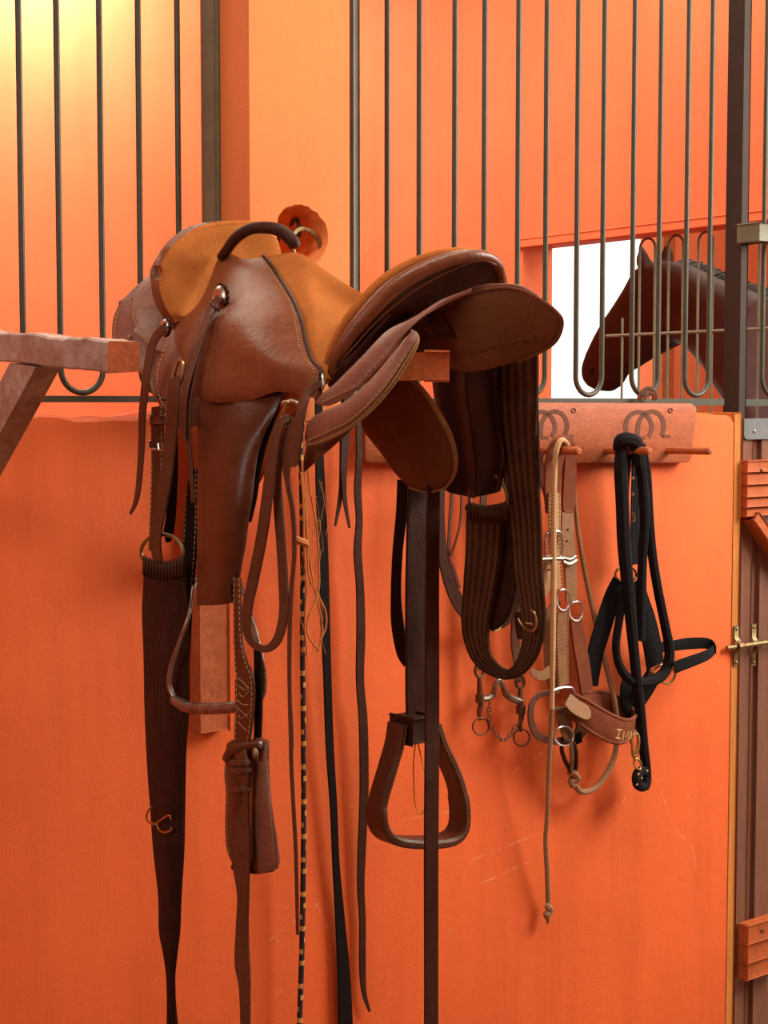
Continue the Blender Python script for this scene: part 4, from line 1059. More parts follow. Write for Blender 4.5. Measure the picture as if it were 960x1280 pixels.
g = G(); cord(g, [(587, 634, kk, 5), (588, 612, kk, 5), (594, 598, kk, 5), (606, 592, kk, 5), (616, 593, kk, 5), (628, 603, kk, 5), (634, 620, kk, 5), (633, 638, kk, 5)], S); g.build('girth_ring', BRASSD, gi)
g = G(); cord(g, [(648, 773, -.266, 3), (654, 783, -.266, 3), (664, 789, -.266, 3.4), (670, 782, -.266, 3.4), (669, 768, -.266, 3.2), (664, 763, -.266, 3)], S)
g.tube([S(657, 779, -.266), S(666, 781, -.264)], .0022, 0, 6); g.build('buckle', BRASS, gi)
g = G(); strap(g, [(648, 765, -.29, 10), (649, 785, -.29, 9), (650, 799, -.29, 6)], S, .003, 0, E); g.build('buckle_tongue', L_DARK, gi)

# ------------------------------------------------------------------ bridle with curb bit, behind the girth
br = thing('bridle', 'dark leather bridle with a chained curb bit, half hidden behind the woven girth', 'bridle', W(640, 720, .02))
def bs(name, pts, mat, th=.004, st=None, par=None, face=N, fn=W):
    g = G(); strap(g, pts, fn, th, 0, face, stitch_mi=1 if st else None); return g.build(name, [mat, st or THREAD], par or br)
bs('rein', [(553, 600, .06, 8), (551, 640, .06, 9), (553, 690, .058, 12), (562, 728, .056, 15), (576, 758, .054, 16), (592, 776, .052, 14), (612, 780, .05, 18), (632, 768, .05, 22), (640, 735, .05, 22), (643, 680, .05, 20), (645, 560, .08, 16)], L_DARK)
g = G(); cord(g, [(613, 790, .06, 2.4), (614, 782, .06, 2.4)], W); cord(g, [(621, 767, .062, 2.6), (626, 784, .062, 2.6), (618, 789, .062, 2.4)], W); g.build('buckle', BRASS, br)
bs('cheek_strap', [(652, 560, .08, 9), (650, 700, .05, 10), (646, 760, .04, 11), (644, 800, .036, 11), (648, 835, .034, 9), (651, 852, .034, 7)], L_STRAP)
bs('cheek_strap', [(606, 560, .05, 8), (602, 700, .04, 9), (600, 790, .036, 9), (598, 838, .034, 8)], L_STRAP)
bs('string', [(567, 520, .10, 4), (566, 600, .10, 4.5), (562, 660, .10, 4), (561, 694, .10, 3.5), (567, 712, .10, 4), (574, 736, .10, 4.5)], L_FEND, .003)
bs('string', [(573, 560, .105, 2.5), (577, 615, .105, 3), (575, 655, .105, 3), (566, 688, .105, 2.5), (561, 698, .105, 2.5)], L_FEND, .003)
bit = None; kb = .034
g = G()
cord(g, [(601, 873, kb, 8), (609, 873, kb + .002, 9), (616, 868, kb + .004, 8), (619, 857, kb + .006, 7), (623, 850, kb + .007, 7), (628, 856, kb + .006, 7), (632, 867, kb + .004, 8), (641, 874, kb + .002, 9), (652, 877, kb, 8)], W)
bit = g.build('curb_bit', STEELD, br)
for x0, y0 in ((599, 838), (650, 852)):
    g = G(); ring(g, x0, y0, kb, 5, 8, 4, W); cord(g, [(x0, y0 + 8, kb, 5), (x0 + 1, y0 + 30, kb, 8), (x0 + 2, y0 + 44, kb, 7), (x0, y0 + 52, kb, 6), (x0 + 1, y0 + 62, kb, 5)], W)
    g.tube([W(x0 + 1, y0 + 30, kb), W(x0 + 1, y0 + 40, kb)], pxm(W(x0, y0, kb), 6), 0, 10); g.build('shank', RUST, bit)
    g = G(); ring(g, x0 + 2, y0 + 70, kb + .004, 10, 10.5, 2.4, W); g.build('rein_ring', RUST, bit)
g = G(); ch = resample([(612, 878), (611, 892), (613, 907), (620, 918), (628, 926), (636, 922), (641, 912), (650, 903)], 15)
for i, (x, y) in enumerate(ch[:-1]):
    x2, y2 = ch[i + 1]; a = math.atan2(y2 - y, x2 - x)
    ring(g, (x + x2) / 2, (y + y2) / 2, kb + .008, 4.2, 2.3 if i % 2 else 1.0, 1.4, W, 0, a, 12)
g.build('curb_chain', RUST, bit)

# ------------------------------------------------------------------ leather halter on the second visible peg
ha = thing('leather_halter', 'brown and cream leather halter with embroidered noseband, hanging on a peg of the board', 'halter', W(700, 565, .08))
def hs(name, pts, mat, th=.004, st=None, par=None, face=N, lab=None, bev=.3):
    g = G(); strap(g, pts, W, th, 0, face, stitch_mi=1 if st else None); return g.build(name, [mat, st or THREAD], par or ha, label=lab)
hs('crown_strap', [(691, 640, .085, 16), (690, 610, .088, 20), (692, 580, .094, 22), (697, 560, .100, 22), (704, 552, .102, 16), (711, 556, .100, 14), (712, 580, .085, 16), (711, 610, .075, 17), (710, 634, .07, 16), (710, 640, .07, 12)], L_NOSE, .007)
hs('crown_strap', [(677, 562, .06, 4), (676, 590, .06, 7), (684, 620, .06, 8), (686, 640, .06, 8)], L_NOSE, .006)
hs('buckle_strap', [(693, 615, .094, 10), (693, 622, .094, 15), (693, 660, .092, 15), (694, 700, .086, 14), (697, 736, .08, 12)], L_CREAM, .004, THREAD, lab='cream leather buckle strap')
hs('strap_end', [(686, 694, .09, 12), (686, 716, .09, 14), (682, 735, .086, 11), (678, 752, .08, 3)], L_CREAM, .003, lab='cream leather strap end')
hs('cheek_strap', [(709, 640, .07, 15), (710, 680, .07, 17), (713, 715, .068, 15), (714, 752, .066, 14)], L_RAW, .004, lab='tan leather strap with punched holes')
for x, y in ((710, 662), (709, 676), (687, 712)):
    g = G(); g.ball(W(x, y, .0935 if x < 690 else .0735), U * .0022, Z * .0022, N * .0012); g.build('punched_hole', L_BLACK, ha)
g = G(); kk = .099
cord(g, [(683, 667, kk, 5), (692, 664.5, kk, 6), (701, 667, kk, 5), (703, 680, kk, 4), (702, 694, kk, 4), (699, 699, kk, 4)], W); cord(g, [(683, 667, kk, 4), (681, 680, kk, 4), (682, 695, kk, 4)], W); g.build('buckle', STEEL, ha)
g = G(); g.tube([W(676, 699, kk), W(690, 698, kk + .004), W(703, 698, kk)], .006, 0, 10, flat=(Z, .8)); g.build('keeper', STEELD, ha)
g = G(); cord(g, [(703, 702, .078, 6), (711, 705, .08, 7), (720, 700, .078, 6)], W); cord(g, [(704, 697, .078, 4), (712, 699, .08, 4), (719, 695, .078, 4)], W); g.build('keeper', STEELD, ha)
g = G(); ring(g, 704, 750, .075, 8.5, 13, 3.2, W); g.build('ring', STEEL, ha)
g = G(); ring(g, 720, 764, .065, 9, 12, 3.2, W); g.build('ring', STEEL, ha)
hs('cheek_strap', [(703, 764, .072, 15), (702, 800, .066, 16), (704, 856, .06, 14)], L_RAW, .005, THREAD, lab='tan leather cheek strap')
hs('cheek_strap', [(719, 773, .062, 15), (723, 800, .058, 17), (729, 835, .055, 17), (733, 864, .052, 16)], L_NOSE, .007)
hs('jaw_strap', [(697, 750, .05, 10), (688, 768, .05, 12), (685, 800, .048, 11), (688, 840, .046, 13), (694, 868, .046, 12)], L_RAW, .004)
hs('strap_end', [(688, 838, .056, 12), (678, 845, .058, 12), (668, 842, .058, 9), (664, 836, .058, 4)], L_RAW, .003, lab='tan leather strap end')
g = G(); kk = .066; fr_ = [(690, 864), (701, 860), (714, 860), (718, 866), (716, 874), (709, 883), (698, 886), (689, 881), (688, 872)]
g.tube([W(*q[:2], kk) for q in cat(fr_ + fr_[:1], 4)[:-1]], pxm(W(700, 870, kk), 4) / 2, 0, 8, closed=True); g.build('square_ring', STEEL, ha)
# noseband: a padded band seen obliquely, standing out from the wall
def loop_band(front_top, front_bot, back_top, back_bot, mat, parent, th, rim=None):
    g = G()
    for t_, b_ in ((back_top, back_bot), (front_top, front_bot)):
        rows = coons(t_, [t_[-1], b_[-1]], b_, [t_[0], b_[0]], W, 26, 6, 0.0); g.sheet(rows, th)
    if rim:
        for e in (front_top, front_bot, back_top): g.tube([W(*q) - N * th * .5 for q in cat(e, 6)], rim, 0, 8)
    return g.build('noseband', mat, parent)
nb = loop_band([(716, 867, .066), (735, 876, .085), (755, 888, .098), (775, 898, .10), (789, 900, .09), (797, 894, .068)],
               [(704, 887, .062), (725, 904, .08), (745, 918, .094), (766, 928, .097), (783, 927, .088), (794, 913, .066)],
               [(728, 867, .05), (748, 865, .036), (768, 869, .032), (785, 879, .038), (797, 894, .062)],
               [(732, 888, .05), (752, 888, .036), (768, 893, .032), (783, 902, .038), (794, 913, .06)], L_NOSE, ha, .007, .0042)
g = G(); strap(g, [(709, 874, .078, 15), (720, 884, .086, 18), (733, 891, .092, 17), (738, 893, .094, 8)], W, .004, 0, (N + Z * .4).normalized()); g.build('strap_end', L_RAW, nb, label='tan pointed strap end')
def thr(pts): 
    g = G(); g.tube([W(x, y, .113) for x, y in pts], .0016, 0, 6); g.build('embroidered_letter', THREADB, nb)
thr([(774, 912), (772, 923)]); thr([(771, 912), (777, 912.5)]); thr([(769.5, 922.5), (775, 923.5)]); thr([(778, 925), (780, 914), (782, 922), (786, 914.5), (785, 925)]); thr([(789, 914), (788, 924)])
hs('jaw_strap', [(694, 866, .05, 8), (676, 868, .05, 7), (665, 880, .052, 7), (664, 902, .054, 8), (672, 919, .056, 9), (690, 926, .058, 9), (706, 925, .058, 10), (722, 918, .056, 14), (728, 905, .054, 16), (722, 890, .052, 14), (708, 884, .05, 12)], L_STRAP, .004)
hs('throat_strap', [(703, 886, .062, 16), (706, 900, .064, 17), (709, 915, .064, 15), (712, 924, .064, 12)], mat_leather('olive_leather', (0.16, 0.075, 0.03), 0.5), .004)
g = G(); ring(g, 705, 920, .072, 12, 12, 2.8, W); g.build('ring', STEEL, ha)
hs('nylon_end', [(722, 917, .06, 9), (724, 929, .06, 8)], NYLON, .003)

# cream lead rope
lr = thing('lead_rope', 'thin cream lead rope over the halter, its knotted tail hanging well below everything beside it', 'rope', W(692, 600, .1))
g = G(); cord(g, [(690, 884, .092, 6), (686, 960, .07, 6), (684, 1020, .05, 6), (682, 1050, .04, 6), (684, 1090, .03, 6.5), (685, 1125, .02, 6.5), (685, 1134, .016, 6)], W)
g.build('rope_tail', ROPED, lr)
g = G(); cord(g, [(717, 600, .06, 4.5), (713, 566, .085, 5), (706, 551, .112, 6), (699, 553, .116, 7), (694, 575, .112, 7.5), (692, 640, .108, 7.5), (692, 720, .104, 7.5), (691, 800, .1, 7.5), (690, 886, .092, 6)], W)
g.build('rope_strand', ROPEC, lr)
g = G(); cord(g, [(717, 600, .06, 4.5), (722, 660, .056, 5.5), (732, 720, .05, 6), (745, 780, .046, 6.5), (757, 830, .046, 7), (766, 866, .05, 7), (771, 900, .045, 7), (770, 935, .04, 7), (762, 960, .04, 7), (745, 984, .04, 7), (728, 990, .04, 7.5), (718, 981, .042, 8), (715, 972, .044, 8)], W)
g.build('rope_strand', ROPED, lr)
g = G(); cord(g, [(682, 1132, .018, 8), (686, 1134, .024, 9), (687, 1140, .022, 9), (683, 1143, .022, 9), (685, 1150, .02, 5), (684, 1155, .02, 3)], W); g.build('end_knot', ROPED, lr)
g = G(); cord(g, [(711, 968, .044, 8), (717, 966, .052, 9), (722, 974, .05, 9), (714, 976, .046, 9), (716, 983, .046, 8)], W); g.build('knot', ROPED, lr)
g = G(); cord(g, [(714, 966, .05, 5), (706, 950, .054, 5.5), (702, 935, .06, 5.5), (706, 927, .068, 5.5), (714, 927, .07, 5.5), (719, 936, .064, 6), (720, 955, .056, 6), (717, 968, .05, 6)], W); g.build('leather_loop', L_DARK, lr)
g = G(); cord(g, [(713, 927, .072, 5), (715, 945, .064, 6), (714, 962, .056, 5)], W); g.build('snap', STEELD, lr)

# ------------------------------------------------------------------ black halter and rope on the third peg
bh = thing('webbing_halter', 'black webbing halter with brass rings and a loop of noseband sticking out to the right', 'halter', W(785, 565, .07))
def ws(name, pts, mat=NYLON, th=.004, par=None, face=N, maxk=2.2):
    g = G(); strap(g, pts, W, th, 0, face, maxk=maxk); return g.build(name, mat, par or bh)
ws('crown_strap', [(779, 690, .07, 12), (778, 600, .075, 17), (782, 565, .085, 18), (791, 553, .09, 16), (798, 565, .075, 16), (797, 620, .062, 16), (796, 680, .056, 16), (796, 705, .054, 14)])
for y in (598, 618): 
    g = G(); g.torus(W(791, y, .072), U * .0028, Z * .0028, .0012, 0, 16, 6); g.build('eyelet', BRASS, bh)
g = G(); cord(g, [(791, 640, .07, 2.5), (793, 648, .07, 2.5), (792, 652, .07, 2.5)], W); g.build('buckle_tongue', BRASS, bh)
g = G(); ring(g, 782, 718, .07, 13, 10, 3.2, W); g.build('ring', BRASS, bh)
ws('cheek_strap', [(774, 724, .066, 15), (766, 745, .063, 20), (755, 780, .056, 21), (744, 818, .048, 20), (738, 858, .04, 18)])
ws('cheek_strap', [(794, 727, .066, 18), (800, 750, .064, 22), (808, 775, .06, 23), (815, 805, .056, 23), (819, 832, .054, 22)])
ws('chin_strap', [(818, 842, .05, 20), (806, 862, .048, 21), (794, 882, .046, 18)])
ws('chin_strap', [(788, 845, .045, 16), (784, 865, .045, 18), (789, 888, .044, 18), (795, 900, .044, 16)])
loop_band([(841, 828, .10), (860, 821, .104), (880, 814, .098), (893, 807, .075)], [(845, 842, .10), (868, 833, .104), (886, 825, .098), (894, 818, .078)],
          [(822, 803, .05), (840, 801, .046), (860, 797.5, .044), (880, 797, .05), (890, 800, .06), (894, 808, .074)], [(822, 816, .05), (842, 814, .046), (860, 812, .044), (880, 811, .05), (889, 813, .06), (894, 818, .074)], NYLON, bh, .004)
g = G(); cord(g, [(827, 851, .085, 3), (834, 855, .088, 3), (841, 850, .092, 3), (844, 842, .094, 3), (838, 833, .092, 3)], W); g.build('dee', BRASS, bh)
g = G(); cord(g, [(811, 844, .062, 3), (820, 835, .064, 3.2), (828, 831, .064, 3), (830, 836, .064, 3), (821, 842, .062, 3), (813, 847, .062, 3)], W); cord(g, [(812, 838, .066, 2.5), (818, 846, .066, 2.5)], W); g.build('buckle', BRASS, bh)
rp = thing('lead_rope', 'thick black lead rope looped over the peg, ending in a snap hook', 'rope', W(785, 600, .1))
g = G(); cord(g, [(771, 562, .09, 10), (775, 551, .105, 16), (786, 549, .112, 18), (795, 556, .112, 18), (798, 580, .106, 17), (780, 600, .1, 16)][:5], W)
cord(g, [(777, 556, .095, 14), (776, 585, .1, 17), (778, 630, .098, 17), (780, 680, .095, 17), (785, 735, .09, 16), (790, 790, .085, 14), (795, 840, .08, 13), (800, 885, .07, 13), (804, 930, .06, 13), (808, 962, .052, 12), (808, 978, .05, 13)], W); g.build('rope_strand', ROPEB, rp)
g = G(); cord(g, [(797, 565, .11, 15), (803, 600, .105, 13), (806, 650, .1, 13), (803, 700, .09, 12), (802, 740, .085, 12), (801, 800, .08, 11)], W); g.build('rope_strand', ROPEB, rp)
g = G(); cord(g, [(801, 556, .10, 12), (808, 590, .10, 12), (811, 640, .10, 12), (815, 690, .098, 12), (822, 735, .095, 12), (832, 785, .09, 12), (837, 815, .086, 13), (832, 838, .082, 14), (818, 850, .08, 14), (798, 853, .076, 13), (783, 846, .072, 12), (773, 828, .07, 11), (770, 805, .07, 11), (774, 775, .074, 11), (779, 740, .078, 11)], W); g.build('rope_strand', ROPEB, rp)
g = G(); cord(g, [(808, 974, .06, 13), (806, 983, .064, 12), (798, 982, .066, 12), (796, 973, .066, 13), (799, 965, .06, 13), (806, 964, .06, 12)], W); g.build('end_knot', ROPEB, rp)
g = G()
for x, y in ((800, 962), (802, 973), (796, 981), (809, 964), (798, 968)): g.ball(W(x, y, .076), U * .0032, Z * .003, N * .002)
g.build('brass_clamp', BRASS, rp)
g = G(); cord(g, [(789, 930, .07, 4), (790, 920, .07, 4), (796, 917, .07, 4), (798, 926, .07, 4.5), (796, 940, .07, 5), (793, 946, .07, 5)], W)
cord(g, [(790, 930, .07, 3), (791, 942, .07, 4), (794, 950, .07, 4)], W); ring(g, 797, 955, .07, 4, 7, 2.6, W, 0, -.4); g.build('snap_hook', BRASS, rp)

# ------------------------------------------------------------------ loose straps hanging in the middle
def loose(name, label, cat_, pts, mat, th=.004, fn=W, face=N, n=7):
    g = G(); strap(g, pts, fn, th, 0, face, n=n); p = fn(*pts[0][:3]); o = g.build(name, mat, None, loc=p); return tag(o, label, cat_)
loose('leather_strap', 'long black strap hanging straight down the orange wall, left of the forked strap', 'strap', [(398, 480, .035, 9), (399, 560, .035, 10), (401, 620, .035, 12), (404, 690, .033, 12), (406, 760, .031, 12), (409, 840, .027, 10), (412, 930, .023, 10), (417, 1010, .019, 9), (420, 1080, .015, 9), (425, 1150, .012, 12), (430, 1225, .012, 16), (433, 1310, .012, 18)], L_BLACK)
loose('leather_strap', 'dark brown wavy strap hanging on the wall, ending in a thin curled tip', 'strap', [(452, 470, .035, 8), (449, 535, .035, 8), (449, 575, .035, 8), (447, 612, .035, 9), (449, 650, .035, 8.5), (447, 690, .035, 10), (450, 735, .033, 10), (451, 790, .031, 11), (450, 850, .029, 10), (454, 905, .025, 11), (455, 990, .021, 11), (452, 1065, .015, 10), (451, 1110, .013, 9), (453, 1150, .012, 8), (453, 1205, .012, 8), (455, 1240, .012, 6), (462, 1264, .012, 2.5)], L_DARK)
ft = thing('forked_strap', 'short dark strap split into two thin tails, beside the wavy brown strap', 'strap', W(430, 520, .045))
g = G(); strap(g, [(434, 470, .045, 12), (431, 530, .045, 12), (429, 570, .045, 9), (427, 605, .045, 6), (424, 630, .045, 5), (419, 658, .045, 2.5)], W, .003, 0, N); g.build('tail', L_DARK, ft)
g = G(); strap(g, [(436, 470, .050, 10), (433, 530, .050, 11), (430, 575, .050, 9), (430, 610, .050, 6), (432, 632, .050, 5), (437, 660, .050, 2.5)], W, .003, 0, N); g.build('tail', L_DARK, ft)
g = G(); cord(g, [(386, 470, .02, 6), (379, 520, .04, 6), (376, 560, .055, 6), (377, 620, .055, 6), (378, 700, .055, 6), (378, 800, .053, 6.5), (379, 900, .049, 6.5), (379.5, 1000, .045, 6.5), (379, 1090, .041, 7), (377, 1200, .037, 7), (373, 1310, .033, 7)], W)
o = g.build('braided_cord', CORDYB, None, loc=W(376, 560, .055)); tag(o, 'thin black and yellow braided cord hanging down the wall', 'cord')
tw = thing('twine_bundle', 'frayed orange baler twine knotted beside the black and yellow cord', 'twine', W(385, 600, .065))
rr_ = random.Random(9)
base = [[(377, 575), (380, 620), (384, 680), (386, 720), (398, 745), (407, 765), (407, 785), (400, 800)], [(384, 575), (388, 615), (396, 660), (398, 700), (399, 730), (395, 750), (386, 770), (384, 790), (390, 803), (398, 812)],
        [(380, 580), (383, 640), (386, 690), (392, 730), (399, 760), (403, 790), (397, 815)], [(376, 590), (379, 630), (380, 685), (383, 730), (381, 780), (384, 820)]]
for q in base:
    g = G(); cord(g, [(x, y, .067, 2.4) for x, y in q], W); g.build('twine_strand', TWINE, tw)
g = G()
for k in range(26):
    x, y = rr_.uniform(374, 402), rr_.uniform(580, 760); pts = [(x, y, .065, .7)]
    for j in range(4): x += rr_.uniform(-5, 5) + 1; y += rr_.uniform(8, 26); pts.append((x, y, .065 + rr_.uniform(-.006, .008), .6))
    cord(g, pts, W, 0, 4, 5)
o = g.build('twine_fray', TWINE, tw); o['kind'] = 'stuff'
g = G(); cord(g, [(366, 672, .071, 8), (374, 676, .077, 10), (382, 679, .075, 9), (384, 682, .071, 6)], W); g.build('twine_knot', TWINE, tw)

# ------------------------------------------------------------------ iron stirrup behind the fender
si = thing('iron_stirrup', 'dull metal stirrup hanging behind the saddle fender in front of the woven cinch', 'stirrup', S(265, 800, .2))
def si_d(x): return .224 - (x - 211) / 120 * .05
def si_t(x, y): return si_d(x) - max(0, 775 - y) / 70 * .075
bow = [(276, 708), (258, 715), (243, 731), (237, 766), (225, 800), (214, 834), (212, 858), (220, 876)]
g = G(); cord(g, [(x, y, si_t(x, y), 5 + 2 * (i > 4)) for i, (x, y) in enumerate(bow)], S, 0, 6, 10)
cord(g, [(276, 708, si_t(276, 708), 5), (296, 722, si_t(296, 722), 5), (312, 762, si_t(312, 762), 5), (322, 800, si_d(322), 6), (330, 840, si_d(330), 7), (329, 866, si_d(329), 7), (320, 882, si_d(320), 7)], S, 0, 6, 10)
g.build('bow', STEELD, si)
g = G(); q = cat([(217, 874, si_d(217), 12), (235, 884, si_d(235), 15), (262, 886, si_d(262), 15), (292, 884, si_d(292), 15), (322, 880, si_d(322), 11)], 6); c = [S(*a[:3]) for a in q]
g.tube(c, [pxm(p, a[3]) / 2 for p, a in zip(c, q)], 0, 12); g.build('tread', STEELD, si)
g = G(); strap(g, [(276, 600, si_t(276, 708) - .0, 14), (276, 660, si_t(276, 708) - .0, 14), (276, 712, si_t(276, 708), 13)], S, .004, 0, E); g.build('stirrup_strap', L_BLACK, si)

# ------------------------------------------------------------------ small worn strap lying on the rail
g = G(); cord(g, [(799, 500, -.09, 5), (803, 490, -.09, 6), (811, 486, -.085, 7), (818, 491, -.08, 6), (820, 500, -.08, 5)], W); cord(g, [(806, 499, -.075, 4), (809, 491, -.075, 5), (816, 493, -.07, 4), (817, 500, -.07, 4)], W)
o = g.build('leather_loop', L_STRAP, None, loc=W(810, 500, -.09)); tag(o, 'small brown leather loop lying on the rail above the tack board', 'leather loop')
# ------------------------------------------------------------------ the horse in the next stall
ho = thing('horse', 'dark bay horse with lowered head, seen through the bars in the bright opening', 'horse', wp(3.2, -.7, ZF))
MH = 2.36
LR = [((736, 481), (752, 489), .030), ((730, 470), (764, 490), .045), ((729, 459), (776, 482), .052), ((734, 443), (784, 467), .055), ((745, 420), (798, 459), .062), ((757, 400), (815, 448), .075),
      ((771, 381), (834, 438), .088), ((786, 358), (850, 430), .098), ((797, 336), (860, 432), .098), ((815, 327), (870, 441), .095), ((838, 326), (885, 457), .105), ((862, 331), (905, 481), .12),
      ((892, 346), (922, 508), .145), ((925, 358), (945, 540), .17), ((962, 373), (975, 575), .20)]
g = G(); rows = []; NSEG = 22
def sec(c, a, b, rows):
    rows.append([c + a * math.cos(2 * math.pi * j / NSEG) + b * math.sin(2 * math.pi * j / NSEG) for j in range(NSEG + 1)])
for L_, R_, th in LR:
    l, r = M(*L_, MH), M(*R_, MH); sec((l + r) / 2, (l - r) / 2, U * th, rows)
last = [V(p) for p in rows[-1]]; lc = sum(last[:-1], V((0, 0, 0))) / NSEG
zc_ = lc.z
body = [(.16, .02, .30, .24, .0), (.36, .05, .34, .27, .02), (.62, .06, .35, .29, .02), (.95, .06, .36, .30, .01), (1.25, .05, .34, .29, .03), (1.5, .03, .29, .25, .06), (1.62, .01, .18, .15, .08)]
k0 = (lc - F0).dot(N)
for dm, dk, hz, th, dz in body:
    c = F0 + U * (MH + dm) + N * (k0 + dk) + Z * (1.16 + dz)
    f = min(1, dm / .5); ax = (U * f + N * (1 - f)).normalized(); sd = ax.cross(Z)
    sec(c, Z * hz, sd * th if sd.dot(U) > 0 or f > .9 else -sd * th, rows)
# keep neighbouring rings from twisting
for i in range(1, len(rows)):
    best = None; r = rows[i][:-1]
    for rev in (False, True):
        q = list(reversed(r)) if rev else r
        for s_ in range(0, NSEG):
            qq = q[s_:] + q[:s_]; d = sum((x - y).length for x, y in zip(qq, rows[i - 1][:-1]))
            if best is None or d < best[0]: best = (d, qq)
    rows[i] = best[1] + [best[1][0]]
b0 = g.grid(rows)
for e in (0, len(rows) - 1):
    c = g.add(sum(rows[e][:-1], V((0, 0, 0))) / NSEG)
    for j in range(NSEG): g.face((b0 + e * (NSEG + 1) + j, b0 + e * (NSEG + 1) + j + 1, c))
# legs with elbow, knee / stifle, hock, fetlock and hoof
def leg(dm, dk, hind):
    o = F0 + U * (MH + dm) + N * (k0 + dk)
    if not hind: P = [(0, 1.15, .11), (.0, .95, .085), (-.02, .78, .062), (-.01, .52, .045), (-.01, .48, .05), (0, .42, .036), (0, .20, .032), (-.01, .14, .04), (-.05, .07, .036), (-.06, .0, .055)]
    else: P = [(.05, 1.2, .16), (-.02, 1.0, .13), (-.04, .82, .09), (.07, .62, .055), (.11, .54, .055), (.10, .48, .045), (.07, .22, .034), (.06, .14, .042), (.02, .07, .038), (.0, .0, .056)]
    q = cat(P, 4); g.tube([o + U * a + Z * (ZF + z * (1.15 - ZF) / 1.15) for a, z, r in q], [r for a, z, r in q], 0, 14)
for dk in (-.10, .16): leg(.30, dk, False); leg(1.38, dk, True)
# ears
for (x0, y0), (x1, y1), m in (((806, 334), (801, 304), MH - .055), ((834, 328), (834, 301), MH + .05)):
    a, b = M(x0, y0 + 6, m), M(x1, y1, m); n_ = 7
    g.tube([a.lerp(b, i / n_) for i in range(n_ + 1)], [.016, .024, .027, .026, .022, .016, .009, .003], 0, 12)
ob = g.build('body', HORSE, ho)
md = ob.modifiers.new('skin', 'REMESH'); md.mode = 'VOXEL'; md.voxel_size = 0.012; md.use_smooth_shade = True
sm = ob.modifiers.new('smooth', 'SMOOTH'); sm.factor = .5; sm.iterations = 3
dg = bpy.context.evaluated_depsgraph_get(); me = bpy.data.meshes.new_from_object(ob.evaluated_get(dg)); ob.modifiers.clear()
ob.data = me; me.materials.clear(); me.materials.append(HORSE)
for p in me.polygons: p.use_smooth = True
g = G(); e = M(793, 372, MH - .088); g.ball(e, N * .02, Z * .018, U * .014); g.build('eye', L_BLACK, ho)
g = G(); e = M(742, 464, MH - .045); g.ball(e, (N * .4 + Z).normalized() * .016, (N - Z * .4).normalized() * .009, U * .012); g.build('nostril', L_BLACK, ho)
g = G(); rr_ = random.Random(3); pts = [(842, 326), (862, 330), (892, 345), (925, 357), (962, 372)]
q = resample(pts, 60)
for (x, y) in q:
    for s_ in range(4):
        a = M(x + rr_.uniform(-2, 2), y, MH + rr_.uniform(.0, .04)); b_ = a + U * .10 + Z * rr_.uniform(-.02, .02); c = a + U * .14 - Z * rr_.uniform(.08, .2)
        g.tube([a - Z * .012, a.lerp(b_, .5) - Z * .004, b_ - Z * .01, c], [.004, .0045, .003, .001], 0, 5)
g.build('mane', MANE, ho)
g = G(); c = F0 + U * (MH + 1.62) + N * (k0) + Z * 1.3
for i in range(24):
    dx, dy = rr_.uniform(-.03, .03), rr_.uniform(-.04, .04)
    g.tube([c + N * dy, c + U * (.12 + dx) + N * dy - Z * .1, c + U * (.16 + dx) + N * dy * 1.3 - Z * .45, c + U * (.13 + dx) + N * dy - Z * rr_.uniform(.7, .85)], [.02, .02, .014, .003], 0, 6)
g.build('tail', MANE, ho)
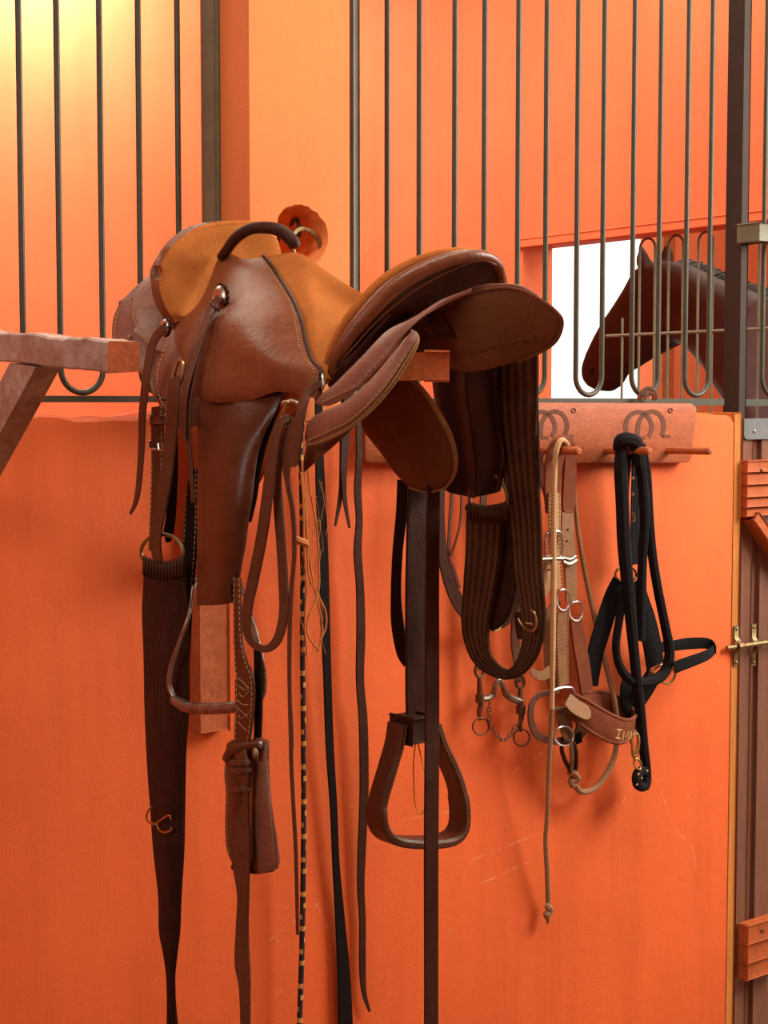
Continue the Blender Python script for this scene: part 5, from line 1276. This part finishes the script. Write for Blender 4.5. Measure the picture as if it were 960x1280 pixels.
# ------------------------------------------------------------------ camera, light
cd = bpy.data.cameras.new('camera'); cam = bpy.data.objects.new('camera', cd); bpy.context.collection.objects.link(cam)
cam.location = CAM; cam.rotation_euler = (math.pi / 2 - PITCH, 0, 0)
cd.sensor_fit = 'HORIZONTAL'; cd.sensor_width = 36.0; cd.lens = 36.0 * FPX / 960.0; cd.clip_start = 0.05
bpy.context.scene.camera = cam
sc = bpy.context.scene
w = bpy.data.worlds.new('sky'); sc.world = w; w.use_nodes = True
bg = w.node_tree.nodes['Background']; bg.inputs[0].default_value = (1.0, 0.95, 0.86, 1); bg.inputs[1].default_value = 1.6
def area(name, loc, target, sx, sy, power, col):
    d = bpy.data.lights.new(name, 'AREA'); d.shape = 'RECTANGLE'; d.size = sx; d.size_y = sy; d.energy = power; d.color = col
    o = bpy.data.objects.new(name, d); bpy.context.collection.objects.link(o); o.location = loc
    o.rotation_euler = (V(target) - V(loc)).to_track_quat('-Z', 'Y').to_euler(); return o
# open barn door at the right end of the aisle
area('daylight_barn_door', wp(2.35, 1.5, 2.6), wp(0.65, 0, 1.35), 1.2, 1.4, 122, (1.0, 0.94, 0.84))
# unseen fill lamp added behind and left of the camera
area('fill_lamp_left', wp(-4.4, 1.7, 2.9), wp(-0.3, 0, 1.6), 1.4, 1.2, 50, (1.0, 0.96, 0.9))
# overhead lamp added to brighten the pillar and saddle top
area('fill_lamp_overhead', wp(-0.3, 1.15, 3.55), wp(-0.3, 0.75, 0), 2.2, 0.7, 40, (1.0, 0.95, 0.86))
# lamps added under the closed roof to brighten the stalls
area('fill_lamp_stall', wp(-0.4, -1.9, 3.55), wp(-0.4, -2.0, 0), 2.4, 1.0, 56, (1.0, 0.93, 0.75))
area('fill_lamp_back_wall', wp(0.85, -2.9, 3.52), wp(0.98, -3.3, 2.5), 0.4, 0.3, 48, (1.0, 0.95, 0.88))  # added lamp for the bright patch high on the back wall
area('fill_lamp_stall_corner', wp(1.15, -0.75, 3.55), wp(1.5, -0.9, 1.5), 0.7, 0.5, 26, (1.0, 0.94, 0.8))  # added lamp that lifts the near end of the divider
area('fill_lamp_next_stall', wp(3.6, -1.6, 3.55), wp(3.6, -1.6, 0), 1.5, 1.5, 40, (1.0, 0.93, 0.75))
sc.view_settings.view_transform = 'Standard'; sc.view_settings.look = 'None'
sc.view_settings.exposure = 0.0; sc.view_settings.gamma = 1.0; sc.view_settings.use_curve_mapping = False
sc.cycles.use_denoising = True
